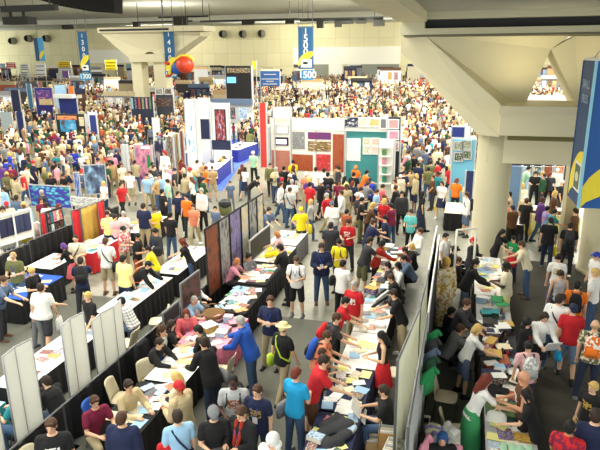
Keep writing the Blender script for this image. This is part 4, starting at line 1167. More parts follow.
# dark coat over end table
bm = bmesh.new(); pc = at(336, 428, .86)
for a_, b_, r1, r2 in (((-.2, -.1, .04), (.15, .25, .05), .12, .13), ((-.2, -.1, .02), (-.3, -.35, -.35), .13, .12), ((.1, -.2, .03), (.15, -.45, -.4), .1, .12), ((.15, .25, .04), (-.1, .5, .03), .09, .06), ((-.25, .1, .03), (-.1, .35, .03), .09, .1), ((.2, 0, .03), (.05, -.25, .05), .1, .11), ((-.05, -.3, .03), (-.1, -.42, -.3), .12, .14)): cap(bm, a_, b_, r1, r2, 12)
for v_ in bm.verts: v_.co.z = v_.co.z * .5 if v_.co.z > 0 else v_.co.z * .8
link('draped_coat', remesh(bm, .022, 6), loc=(pc.x, pc.y, TZ + .04), label='dark grey coat thrown over the end of the bottom centre table', category='coat').data.materials.append(cloth('charcoal'))
NOWARP.add(bpy.data.objects['draped_coat'])
# curtain B
SH = sheer('eef0e4')
drape(-.68, 8.9, -.47, 11.2, .02, 2.4, SH, 'pale sheer curtain at the bottom right of centre, nearest length', amp=.05, wave=6)
drape(-.465, 11.25, -.42, 13.6, .02, 2.4, SH, 'pale sheer curtain right of centre, second length', amp=.05, wave=6)
drape(-.42, 13.65, -.40, 15.8, .02, 2.35, 'black', 'tall black curtain with a white edge beyond the sheer one', rail='white')
drape(-.40, 15.85, -.38, 18.0, .02, 2.35, 'black', 'tall black curtain ending at the two white poles', rail='white')
drape(-.37, 7.2, -.32, 11.2, .02, 2.3, 'light_grey', 'grey curtain on the costume-stall side', amp=.05)
drape(-.3, 11.3, -.28, 17.2, .02, 2.3, 'charcoal', 'charcoal curtain behind the gold-robed figure', rail='white')
bm = bmesh.new()
for xx, yy in ((0.25, 17.6), (.75, 17.9)): cap(bm, (xx, yy, 0), (xx, yy, 2.4), .03, .03, 8, flat=True)
cap(bm, (.25, 17.6, 2.4), (.75, 17.9, 2.4), .03, .03, 8)
obj('pole_frame', bm, mat('e8e4da', .5), smooth=True, label='pale goalpost-shaped pole frame at the end of the right row', category='frame')
# goods hanging on the costume side
GR = [(-.17, 9.6, 'green'), (-.17, 10.0, 'forest'), (-.17, 10.35, 'slate'), (-.17, 11.2, 'green'), (-.17, 10.8, 'charcoal')]
for i, (x, y, c) in enumerate(GR):
    q = link('hanging_tunic', cached(tshirt_mesh), loc=(x, y, 1.95), label='%s tunic hanging on the grey curtain, %s' % (c.replace('_', ' '), ['above the spread cloths', 'second along', 'beside the bluish one', 'last but one of the row', 'farthest of the row'][i]), category='garment'); q.rotation_euler.z = R(60); slotmat(q, 0, cloth(c)); q.scale = (.6, 1.1, .62)
for i, (x, y, z, c, l) in enumerate(((-.15, 8.5, 1.3, 'pink', 'pink cloth hanging at the bottom of the costume stall'), (-.15, 8.1, 1.0, 'purple', 'purple patterned cloth hanging lowest in the costume stall'))):
    q = link('hanging_cloth', cached(tshirt_mesh), loc=(x, y, z), label=l, category='garment'); q.rotation_euler.z = R(75); slotmat(q, 0, cloth(c)); q.scale = (.7, 1.2, .8)
table(.12, 9.1, 1.3, .55, 'white tablecloth heaped with costumes at the bottom right', 'white', 'grey')
HC = ['white', 'light_grey', 'white', 'olive', 'white', 'pink', 'light_grey', 'white', 'mint', 'white', 'lilac', 'white', 'cream', 'white']
for i, c in enumerate(HC):
    rs = random.Random(i); bm = bmesh.new(); x, y = -.02 + .27 * (i % 2) + rs.uniform(-.05, .05), 8.6 + .08 * i
    for k in range(3): cap(bm, (rs.uniform(-.14, .14), rs.uniform(-.14, .14), .05), (rs.uniform(-.15, .15), rs.uniform(-.15, .15), .09), rs.uniform(.05, .09), .06, 8)
    link('folded_costume', remesh(bm, .02, 4), loc=(x, y, TZ), label='crumpled %s costume heaped on the white table, %s' % (c.replace('_', ' '), ['nearest', 'second', 'third', 'fourth', 'fifth', 'sixth', 'seventh'][i // 2] + (' on the curtain side' if i % 2 == 0 else ' on the aisle side')), category='costume', group='costumes heaped on the bottom right table').data.materials.append(cloth(c))
# ---- right row
RR = [(7.9, 'light_grey', 'black', 'the costume table with green cloth'), (9.9, 'light_grey', 'black', 'the table the green-caped woman works at'), (11.85, 'black', 'black', 'the black table beside the woman in denim shorts'), (13.8, 'charcoal', 'black', 'the dark table crowded with figurines'), (15.75, 'light_grey', 'black', 'the table with the green box lids'), (17.7, 'white', 'black', 'the white table before the black hoodie'), (19.5, 'white', 'black', 'the white table by the concrete pillar')]
for i, (y, tc, sk, d) in enumerate(RR):
    table(1.28, y, 1.9, .8, '%s tablecloth on %s' % (tc.replace('_', ' '), d), tc, sk)
    tilt_items(.98, 1.58, y - .85, y + .85, [9, 12, 12, 30, 12, 11, 9][i], TZ, d, 60 + i, 'goods on ' + d, ['fb', 'fpb', 'fpxm', 'mmmx', 'xmpb', 'fp', 'fp'][i], cols=[None, ['green', 'gold', 'white'], None, None, ['green', 'teal', 'white'], ['white', 'teal'], ['white', 'cyan']][i])
for (x, y, c, l) in ((1.15, 8.7, 'green', 'bright green cloth spread on the costume table'), (1.35, 9.25, 'mint', 'pale green cloth lying before the green-caped woman'), (1.2, 7.6, 'white', 'white garment with purple trim on the costume table')):
    bm = bmesh.new()
    for k in range(4): cap(bm, (-.22 + .13 * k, -.18, .02), (-.2 + .13 * k, .2, .025), .07, .06, 8)
    for v_ in bm.verts: v_.co.z *= .4
    link('spread_cloth', remesh(bm, .018, 3), loc=(x, y, TZ + .025), label=l, category='cloth').data.materials.append(cloth(c))
o = empty('display_case', (1.25, 10.55, TZ + .01), label='flat green display case with yellow badges on the right row', category='display case')
obj('case_base', B(-.34, -.22, 0, .34, .22, .06), mat('3c5a2c'), o); obj('case_rim', B(-.36, -.24, .06, .36, .24, .075), mat('3c5a2c'), o)
for k in range(4):
    bm = bmesh.new(); ell(bm, (-.22 + .15 * k, .02 * (-1) ** k, .085), (.035, .035, .01)); obj('badge', bm, mat('yellow'), o)
# beige chairs
CH = [(-14.0, 14.9, 100, 'beige chair, nearer of the two behind the blue table'), (-14.05, 16.0, 80, 'beige chair before the low black curtain beside the small white table'), (-13.9, 19.6, 95, 'beige chair at the red-skirted table'),
      (-6.3, 9.6, 80, 'beige chair behind the man in the beige shirt'), (-6.05, 10.35, 120, 'empty beige chair beside the drawings table, turned sideways'), (-6.4, 7.15, 95, 'beige chair at the bottom left beside the man in maroon'),
      (-7.6, 8.3, 270, 'beige chair under the person in the black jacket'), (-7.55, 11.9, 270, 'beige chair under the man in the plaid shirt'), (-7.45, 13.3, 250, 'beige folding chair beyond the plaid-shirted man'), (-7.4, 15.1, 262, 'beige chair behind the striped bag'),
      (.15, 11.35, 95, 'cream chair standing beside the curtain, right of centre'), (.35, 10.15, 80, 'cream chair behind the green-caped woman'), (-.85, 8.4, 265, 'cream chair beside the seated reader, bottom centre'), (-.9, 12.1, 275, 'cream chair behind the dark-haired saleswoman'), (-4.75, 11.2, 270, 'grey chair behind the man with the red cap')]
for x, y, rz, l in CH: chair(x, y, rz, l)
chair(-6.25, 8.75, 85, 'bright blue plastic chair between the men in maroon and beige', '1f5fc0')
# boxes in the bottom centre
def crate(x, y, z, w, l, h, c, label, rz=0):
    o = empty('cardboard_box', (x, y, z), R(rz), label=label, category='box')
    bm = bmesh.new(); box(bm, -w, -l, 0, w, l, .01); box(bm, -w, -l, 0, -w + .012, l, h); box(bm, w - .012, -l, 0, w, l, h); box(bm, -w, -l, 0, w, -l + .012, h); box(bm, -w, l - .012, 0, w, l, h)
    obj('box_body', bm, mat(c, .9), o)
    for k in range(6): obj('sleeved_comic', B(-w + .03, -l + .05 + k * (2 * l - .1) / 6, .015, w - .03, -l + .06 + k * (2 * l - .1) / 6, h + .03), mat(['white', 'cream', 'light_grey'][k % 3]), o)
for (u, v, z, w, l_, h, c, lab, rz) in ((389, 424, .62, .17, .3, .62, 'b58a55', 'tall open cardboard box at the bottom centre by the curtain', 4), (394, 446, .7, .15, .22, .7, 'e6e2d8', 'white carton in front of the tall cardboard box', -8), (372, 437, .3, .15, .17, .3, 'd0b080', 'small cardboard box under the table edge beside the tall one', 20)):
    p = at(u, v, z); crate(p.x, p.y, 0, w, l_, h, c, lab, rz); NOWARP.add([q for q in bpy.data.objects if q.get('label') == lab][0])
# hanging coat on curtain A
bm = bmesh.new()
cap(bm, (0, -.15, 0), (0, .15, 0), .06, .06); loft(bm, [(Vector((.02, 0, -.85)), Vector((.08, 0, 0)), Vector((0, .25, 0))), (Vector((0, 0, -.4)), Vector((.09, 0, 0)), Vector((0, .24, 0))), (Vector((0, 0, .0)), Vector((.06, 0, 0)), Vector((0, .2, 0)))], 16)
for s in (-1, 1): cap(bm, (0, s * .2, -.05), (.06, s * .28, -.6), .06, .05, 8)
link('hanging_coat', remesh(bm, .02, 5), loc=(-6.62, 10.95, 1.0), label='black coat hanging over the low black curtain', category='coat').data.materials.append(cloth('black'))

# settle the floor plan: every piece above keeps its place on the plan of the hall, drawn to the surveyed depth
P0 = R(14.7); FW0 = Vector((-math.sin(P0) * math.cos(P0), math.cos(P0) * math.cos(P0), -math.sin(P0))); RT0 = Vector((math.cos(P0), math.sin(P0), 0)); UP0 = RT0.cross(FW0)
def W(x, y, z):
    p = Vector((x, y, z - CAMH)); w = p.dot(FW0)
    return at(300 + F * p.dot(RT0) / w, 225 - F * p.dot(UP0) / w, z)
bpy.context.view_layer.update()
def top_of(o):
    zs = [(q.matrix_world @ Vector(c)).z for q in [o] + list(o.children_recursive) if q.type == 'MESH' for c in q.bound_box]
    return max(zs) if zs else o.location.z
for o in list(bpy.data.objects):
    if o in BEFORE or o in NOWARP or o.parent: continue
    cat = o.get('category', ''); l = o.location.copy()
    if cat in ('table', 'tablecloth') or cat in ('curtain', 'display board', 'painting', 'screen', 'display rack', 'banner', 'frame'):
        z = .75 if cat in ('table', 'tablecloth') else min(top_of(o), 2.6)
        if cat == 'frame':
            p = W(.5, 17.75, z) - Vector((.5, 17.75, 0)); o.location = (p.x, p.y, 0); continue
        ax = o.rotation_euler.z + (math.pi / 2 if 'table' in cat else 0)
        e = Vector((math.cos(ax), math.sin(ax), 0))
        a, b = W(l.x - e.x * .5, l.y - e.y * .5, z), W(l.x + e.x * .5, l.y + e.y * .5, z)
        c = W(l.x, l.y, z); o.location = (c.x, c.y, l.z)
        if cat in ('curtain', 'display board', 'painting', 'screen', 'display rack'):
            ln = max([q.bound_box[6][0] for q in o.children if q.type == 'MESH'] + [.5])
            far_ = W(l.x + e.x * ln, l.y + e.y * ln, z)
            d = far_ - c; o.scale.x = math.hypot(d.x, d.y) / ln; o.rotation_euler.z = math.atan2(d.y, d.x)
        else: o.scale.y = (b - a).length
    else:
        z = .45 if cat == 'chair' else (l.z if l.z < 3 else 1)
        c = W(l.x, l.y, z); o.location = (c.x, c.y, l.z)
for o in NOWARP: pass
# ---------------------------------------------------------------- booths farther down the hall
OBST = []
def slab(u0, v0, u1, v1, Y, c, label, name='booth_wall', cat='booth wall', ground=True, th=.1, dy=0.0, m=None):
    """free-standing wall panel seen between two picture columns, standing on the floor"""
    Y = dep(Y); a, b = atY(u0, v0, Y), atY(u1, v1, Y + dy)
    L_ = math.hypot(b.x - a.x, dy)
    z0 = 0 if ground else atY(u0, v1, Y).z
    OBST.append((min(a.x, b.x) - .4, max(a.x, b.x) + .4, Y - .45, Y + dy + .5))
    o = empty(name, (a.x, Y, z0), math.atan2(dy, b.x - a.x), label=label, category=cat)
    hh = a.z - z0
    obj('wall_panel', B(0, 0, 0, L_, th, hh), m or mat(c, .7), o)
    for q in (0, L_): obj('edge_post', B(q - .03, -.02, 0, q + .03, th + .02, hh + .03), mat('light_grey'), o)
    if not ground:
        for q in (.04, L_ - .04): obj('support', B(q - .03, 0, -z0, q + .03, .06, 0), mat('light_grey'), o)
    o['_L'] = L_; o['_h'] = hh
    return o
def stick(o, u0, v0, u1, v1, m, name='picture', frame=None, dy=-.05):
    """picture on a booth wall parallel to the X axis"""
    Y = o.location.y
    a, b = atY(u0, v0, Y), atY(u1, v1, Y)
    L0 = o.location
    p = obj(name, B(a.x - L0.x, dy, b.z - L0.z, b.x - L0.x, 0, a.z - L0.z), m if not isinstance(m, str) else mat(m), o)
    if frame:
        e = .05; bm = bmesh.new()
        x0, x1, z0, z1 = a.x - L0.x, b.x - L0.x, b.z - L0.z, a.z - L0.z
        box(bm, x0 - e, dy - .02, z0 - e, x1 + e, 0, z0); box(bm, x0 - e, dy - .02, z1, x1 + e, 0, z1 + e)
        box(bm, x0 - e, dy - .02, z0, x0, 0, z1); box(bm, x1, dy - .02, z0, x1 + e, 0, z1)
        obj('frame', bm, mat(frame), p)
    return p
# the white and teal gallery booth
YG = 34.0
g = slab(270, 118, 316, 196, YG, 'eceae0', 'white gallery booth wall with the framed pictures and small screen')
gtop = slab(273, 107, 291, 118, YG - .3, 'f0eee4', 'white slanted top board above the small screen of the gallery booth', 'header_board', 'board', ground=False)
g2 = slab(291, 118, 345, 196, YG + .02, 'eeece2', 'white gallery booth wall hung with red and brown pictures')
stick(g2, 292, 119, 344, 131, art(401, base='white', c2='white', c3='light_grey', scale=14), 'header_graphic')
stick(g, 275, 137, 288.5, 145.5, 'black', 'screen_bezel', dy=-.07)
stick(g, 276.5, 139, 287, 144, emis('d8c0e8', 1.2, 'screen_glow'), 'screen', dy=-.09)
stick(g, 272, 150, 290, 178, mat('b07060', .7, noise=.2, scale=5), 'picture')
stick(g, 277, 126, 288, 133, 'white', 'notice', 'light_grey')
for (a, b, c, d, cc) in ((292.5, 131.5, 305, 149, ('grey_hair', 'grey', 'light_grey')), (308, 132, 331, 139.5, ('maroon', 'purple', 'red_hair')), (308, 141, 331, 151.5, ('gold', 'brown', 'cream')), (292.5, 154, 313, 171, ('red_hair', 'rust', 'rust')), (316.5, 154, 330.5, 171, ('coral', 'red', 'rust')), (333, 134, 343.5, 172, ('rust', 'rust', 'red_hair'))):
    stick(g2, a, b, c, d, art(int(a) + 7, base=cc[0], c2=cc[1], c3=cc[2], scale=5), 'picture')
for (a, b, c, d) in ((320, 174, 341, 182),): stick(g2, a, b, c, d, art(44, base='white', c2='light_grey', c3='grey'), 'picture')
g3 = slab(345, 131, 389, 194, YG + .02, '2f8a8c', 'teal gallery booth wall with a large white notice')
stick(g3, 345, 131, 389, 200, mat('3f8f92', .7), 'teal_panel', dy=-.01)
stick(g3, 346.5, 138, 360.5, 161, art(402, base='white', c2='white', c3='light_grey', scale=16), 'notice')
for (a, b) in ((364, 138.5), (372.5, 138.5), (364, 147), (372.5, 147)): stick(g3, a, b, a + 6, b + 6.5, art(int(a * b), c2='cream'), 'small_picture', 'white')
g4 = slab(345, 117, 388, 131, YG - .25, 'dcdcd4', 'pale shelf wall above the teal gallery wall', 'header_board', 'board', ground=False)
stick(g4, 345, 117, 358, 127, art(403, base='navy', c2='navy', c3='white', scale=4), 'picture')
stick(g4, 360, 119, 367, 126, art(404, base='pale_yellow', c2='cream', c3='white'), 'picture', 'white'); stick(g4, 370, 119, 379, 126, art(405, base='pale_yellow', c2='gold', c3='white'), 'picture', 'white'); stick(g4, 381, 119, 386, 128, 'grey', 'picture', 'white')
g5 = slab(388, 117, 400, 152, YG - .6, '2a2a30', 'dark column of the gallery booth hung with white-framed pictures')
for k, (b, d) in enumerate(((120, 128), (131, 139), (142, 150))): stick(g5, 389.5, b, 398, d, art(410 + k, c2='pink'), 'picture', 'white')
g6 = slab(379, 140, 392, 205, YG - 1.6, 'e8e8e0', 'white shelf unit at the right end of the gallery booth', 'shelf_unit', 'shelf unit', th=.5)
for k in range(5): stick(g6, 380, 146 + 9 * k, 391, 147 + 9 * k, 'white', 'shelf', dy=-.35); 
for k in range(4):
    ys = dep(YG - 1.6) - .3; a, b = atY(382, 150 + 9 * k, ys), atY(386, 155.2 + 9 * k, ys)
    obj('boxed_item', B(a.x, ys, b.z, b.x, ys + .2, a.z), art(430 + k), label='small boxed item on the %s shelf of the gallery booth' % ['top', 'second', 'third', 'lowest'][k], category='box')
gs = slab(268, 128, 270.5, 192, YG - .3, '2f7f80', 'narrow teal end panel at the left of the gallery booth')
gr = slab(259, 103, 266.5, 128, 41, 'd03a34', 'plain bright red upright panel left of the gallery booth')
# blue-carpet booth
s = slab(184, 100, 197.5, 152, 34, 'f2f2f0', 'white square-topped tower with blue streaked lower half', 'display_tower', 'display tower', th=.5)
stick(s, 185.5, 124, 196, 152, art(501, base='light_blue', c2='white', c3='cyan', scale=4), 'graphic')
s = slab(198, 98, 211, 140, 39, 'f0f0ee', 'white wall with navy lower half at the blue-carpet booth')
stick(s, 199, 119, 210, 139, 'navy', 'navy_panel')
s = slab(211, 103, 230.5, 150, 38, 'eceef0', 'white booth wall with a tall framed poster at the blue-carpet booth')
stick(s, 215.5, 110, 226, 140, art(503, base='light_blue', c2='red_hair', c3='navy', scale=5), 'tall_poster', 'black')
stick(s, 212, 140, 231, 150, 'navy', 'navy_base')
def navy_table(u0, v0, u1, v1, w, label, i, side=1):
    """u, v: the two ends of the counter's near top edge in the photo"""
    p, q = at(u0, v0, .85), at(u1, v1, .85)
    d = q - p; L_ = d.length; n = Vector((-d.y, d.x, 0)).normalized()
    c = (p + q) / 2 + n * (w / 2) * side
    table(c.x, c.y, L_, w, label, 'white', mat('24308a', .8), rz=math.atan2(d.y, d.x) - math.pi / 2, h=.85, hang=.82)
    e = d.normalized(); rs = random.Random(i)
    for k in range(7):
        r = c + e * rs.uniform(-.42, .42) * L_ + n * rs.uniform(-.3, .3) * w
        hh = rs.uniform(.05, .22)
        obj('merchandise_box', B(-.1, -.08, 0, .1, .08, hh), art(rs.randint(0, 26)), loc=(r.x, r.y, .857), rotz=rs.uniform(0, 3), label='printed box on the counter with ' + label, category='box', group='boxes on navy counter %s' % 'abcd'[i])
navy_table(217, 170, 233, 157, 1.0, 'white-topped navy cloth before the blue carpet', 0)
navy_table(216, 151, 232, 144, .7, 'navy cloth below the tall framed poster', 1)
navy_table(238, 150, 258, 143, 1.4, 'white-topped navy cloth right of the blue carpet', 2)
navy_table(190, 153, 212, 146, 1.0, 'navy cloth below the white tower', 3)
# purple panel and portrait posters
s = slab(134, 145, 153, 170, 33, 'purple', 'purple game booth panel with pink and green artwork', m=art(510, base='purple', c2='pink', c3='purple', scale=3))
stick(s, 141, 146, 150, 149, 'white', 'title_strip'); stick(s, 147, 155, 151, 168, 'green', 'green_figure')
s = slab(121, 145, 130, 195, 29.5, 'c0c4c6', 'tall pale grey pole panel standing left of the purple booth', th=.2)
for i, (u0, v0, u1, v1, cc) in enumerate(((153.5, 141, 166, 168, ('navy', 'navy', 'light_grey')), (166, 137, 175, 162, ('cream', 'brown', 'light_grey')), (175, 134, 180, 158, ('brown', 'gold', 'brown')), (179.5, 131, 185, 156, ('salmon', 'rust', 'brown')), (152, 118, 160, 131, ('cream', 'white', 'cream')))):
    slab(u0, v0, u1, v1 + 8, 34.5 + .5 * i if i < 4 else 48, 'navy', ['navy upright panel with a pale figure', 'cream portrait poster panel', 'brown portrait poster panel', 'salmon portrait poster panel beside the white tower', 'small cream panel behind the posters'][i], 'poster_stand', 'poster', m=art(520 + i, base=cc[0], c2=cc[1], c3=cc[2], scale=4))
# upper left booths
s = slab(0, 112, 15, 140, 47, 'a8b4ba', 'pale blue-grey booth wall at the left edge'); s = slab(15.5, 112, 26, 138, 46.8, '1a2460', 'navy panel joined to the pale blue-grey booth wall')
s = slab(55, 114, 87, 138, 46, '201e20', 'black booth wall with warm and blue graphics', th=.3)
stick(s, 57, 115.5, 77, 120, art(530, base='gold', c2='salmon', c3='brown', scale=3), 'graphic'); stick(s, 60, 120, 77, 132, art(531, base='light_blue', c2='cyan', c3='brown', scale=2), 'graphic'); stick(s, 79, 117, 84.5, 126, art(532, base='gold', c2='cream', c3='brown'), 'poster')
s = slab(87.5, 112, 98.5, 140, 46, 'e8e8e8', 'white framed navy panel right of the black booth'); stick(s, 89.5, 115, 97.5, 134, '24347c', 'navy_panel')
s = slab(34, 88, 54, 106, 68, '2a2880', 'dark blue glowing screen booth in the upper left', th=.4); stick(s, 36, 90, 53, 99, art(533, base='royal', c2='purple', c3='pink', scale=4), 'graphic'); stick(s, 39, 99, 53, 105, art(534, base='cream', c2='gold', c3='white'), 'graphic')
s = slab(58, 96, 78, 112, 62, '1e2e7a', 'navy counter wall with white things on top'); stick(s, 57, 94, 76, 98, 'white', 'white_top', dy=-.6)
slab(54, 85, 66, 94, 74, 'light_blue', 'pale blue panel behind the navy counter'); slab(68, 86, 74, 93, 74, 'orange', 'small orange panel behind the navy counter')
slab(10, 90, 21, 108, 64, '20264c', 'dark navy booth wall near the upper left edge'); slab(26, 84, 33, 102, 70, '2a6080', 'dark teal tower booth in the upper left')
s = slab(130, 97, 154, 113, 62, '2a3048', 'long dark booth wall lined with colourful posters')
for k in range(6): stick(s, 131 + 3.6 * k, 98, 133.6 + 3.6 * k, 109, art(540 + k), 'poster')
s = slab(155, 88, 174, 110, 64, '3a3e48', 'dark grey booth wall with white-framed pictures above')
for k in range(2): stick(s, 156 + 9 * k, 89, 163 + 9 * k, 94, art(550 + k, base='cream', c2='black'), 'picture', 'white')
stick(s, 156, 98, 172, 107, art(553, base='grey', c2='brown', c3='charcoal'), 'graphic')
s = slab(225, 66, 252, 96, 84, '1c1a1e', 'black truss booth with a small blue screen near the far wall', th=.5); stick(s, 227, 77, 236, 83, emis('60a8e8', 1.0, 'screen_glow'), 'screen'); stick(s, 227, 68, 250, 73, art(560, base='gold', c2='black', c3='cream', scale=9), 'sign_band')
slab(252, 61, 256.5, 69, 85, 'yellow', 'small yellow flag panel above the black truss booth', 'flag', 'flag', ground=False)
s = slab(260, 71, 280, 86, 80, '2a5a9c', 'blue hanging information sign with white lines', 'hanging_sign', 'sign', ground=False, m=mat('2a5a9c'))
for (b, w) in ((74.5, 6), (79, 8.5), (81.3, 4), (84, 7)): stick(s, 270 - w, b - .5, 270 + w, b + .5, 'light_grey', 'line_of_lettering')
for u0, v0, u1, v1, c, l in ((0, 63.5, 5, 68, 'light_blue', 'small blue hanging sign at the far left edge'), (6, 62.5, 16, 68.5, 'd04030', 'red hanging sign at the far left'), (20, 64, 29, 70, 'white', 'upper white hanging sign beside the red one'), (20, 71.5, 29, 76.5, 'white', 'lower white hanging sign beside the red one'), (35, 63.5, 46, 76, 'white', 'big white hanging sign with black marks'), (57.5, 61.5, 71, 67.5, 'e8c820', 'golden yellow hanging sign left of the 1300 banner'), (104.5, 60, 117, 70, 'yellow', 'bright yellow hanging sign right of the 1300 banner'), (62, 71, 69, 78, '6a4a90', 'small purple round-marked sign below the yellow one')):
    s = slab(u0, v0, u1, v1, 150, c, l, 'hanging_sign', 'sign', ground=False)
    if c in ('white', 'd04030', 'e8c820', 'yellow'):
        n = 3
        for k in range(n): stick(s, u0 + 1.5, v0 + (k + .6) * (v1 - v0) / n - .3, u1 - 1.5, v0 + (k + .6) * (v1 - v0) / n + .4, 'charcoal' if c == 'white' else ('white' if c == 'd04030' else '8a7818'), 'line_of_lettering')
# blue print stalls behind the pillar
s = slab(453, 139, 474, 172, 31, '6cb4d4', 'light blue stall wall with square prints left of the pillar')
for (a, b) in ((455, 142), (463.5, 141), (455, 153), (463.5, 151)): stick(s, a, b, a + 7, b + 7.5, art(int(a + b), base='white' if b < 145 else 'navy', c2='forest', c3='cream'), 'print', 'light_grey')
s = slab(452, 126, 470, 140, 36, 'e0e0e4', 'white and navy wall behind the light blue stall'); stick(s, 452.5, 127, 464, 137, '20307c', 'navy_panel')
slab(466, 171, 473, 192, 28.5, '1e2a5c', 'narrow navy panel beside the pillar')
table(atY(456, 200, 24.5).x, 24.5, 1.8, .8, 'black tablecloth on the small table left of the pillar', 'cream', 'black')
slab(515, 95, 572, 99, 75, 'f4f2e8', 'long white booth wall seen through the triangular opening')
# stalls through the opening between the piers
s = slab(509, 166, 519, 205, 27.0, '6a8cb4', 'blue curtain wall just right of the left pillar')
x0 = atY(509, 200, 26.5).x; x1 = atY(563, 200, 26.5).x
table((atY(513, 200, 23.2).x), 23.3, 1.6, .8, 'white-topped black tablecloth beside the blue curtain', 'white', 'black')
table(atY(548, 200, 24.4).x, 24.6, 2.4, .9, 'pale yellow-green tablecloth in the stall seen through the opening', 'cream', 'pale_yellow', rz=R(90))
tilt_items(atY(538, 200, 24.4).x, atY(562, 200, 24.4).x, 24.35, 24.9, 24, TZ, 'the stall table seen through the opening', 90, 'goods in the stall through the opening', 'xxb')
slab(508, 163, 566, 175, 36, '3c3c44', 'long dark wall at the back of the stall seen through the opening')
for k in range(5): slab(511 + 11 * k, 166.5, 519 + 11 * k, 176, 35.6, 'white', ['white notice at the left of the dark stall wall', 'cream poster second on the dark stall wall', 'blue poster in the middle of the dark stall wall', 'brown poster fourth on the dark stall wall', 'pale poster at the right of the dark stall wall'][k], 'poster_stand', 'poster', m=art(560 + k, base=['white', 'cream', 'light_blue', 'brown', 'light_grey'][k], scale=4))
# small booths far back in the hall
rs = random.Random(5)
FC = ['white', 'cream', 'navy', 'black', 'light_grey', 'khaki', 'slate', 'brown', 'beige', 'charcoal', 'tan', 'grey', 'rust']
used = set(); n = 0; BOOTHS = []
tr_ = 0
while n < 78 and tr_ < 9000:
    tr_ += 1
    Y = rs.uniform(50, 140); u = rs.uniform(-10, 585)
    c1, c2 = rs.choice(FC), rs.choice(FC)
    if c1 == c2 or (c1, c2) in used: continue
    p = atY(u, 90, Y)
    if u > 395 and Y < 80: continue
    if any(abs(p.x - a) < 5.6 and abs(Y - b) < 4.6 for a, b, _ in BOOTHS) or any(a - 2.4 < p.x < b + 2.4 and c - 2.2 < Y < d + 2.4 for a, b, c, d in OBST): continue
    if p.x > 10 and Y < 60: continue
    if 255 < u and Y < 95: continue
    if u < 200 and Y < 62: continue
    used.add((c1, c2)); n += 1
    w = rs.uniform(2.2, 4.2); h = rs.uniform(2.0, 2.8) + (1.2 if Y > 110 else 0)
    o = empty('exhibition_booth', (p.x, Y, 0), rs.choice((0, 0, 0, R(180))), label='small far booth with %s walls and a %s header' % (c1.replace('_', ' '), c2.replace('_', ' ')), category='booth')
    obj('back_wall', B(-w / 2, 0, 0, w / 2, .1, h), mat(c1), o)
    obj('side_wall', B(-w / 2 - .08, -1.6, 0, -w / 2, .1, h * .75), mat(c1), o); obj('side_wall', B(w / 2, -1.6, 0, w / 2 + .08, .1, h * .75), mat(c1), o)
    obj('header', B(-w / 2, -.25, h, w / 2, .1, h + .5), mat(c2), o)
    obj('counter', B(-w * .4, -1.5, 0, w * .4, -1.0, .95), mat(rs.choice(FC)), o)
    for k in range(3): obj('poster', B(-w * .4 + k * w * .28, -.04, h * .5, -w * .4 + k * w * .28 + w * .2, 0, h * .9), art(rs.randint(0, 26)), o)
    BOOTHS.append((p.x, Y, w / 2 + .3))
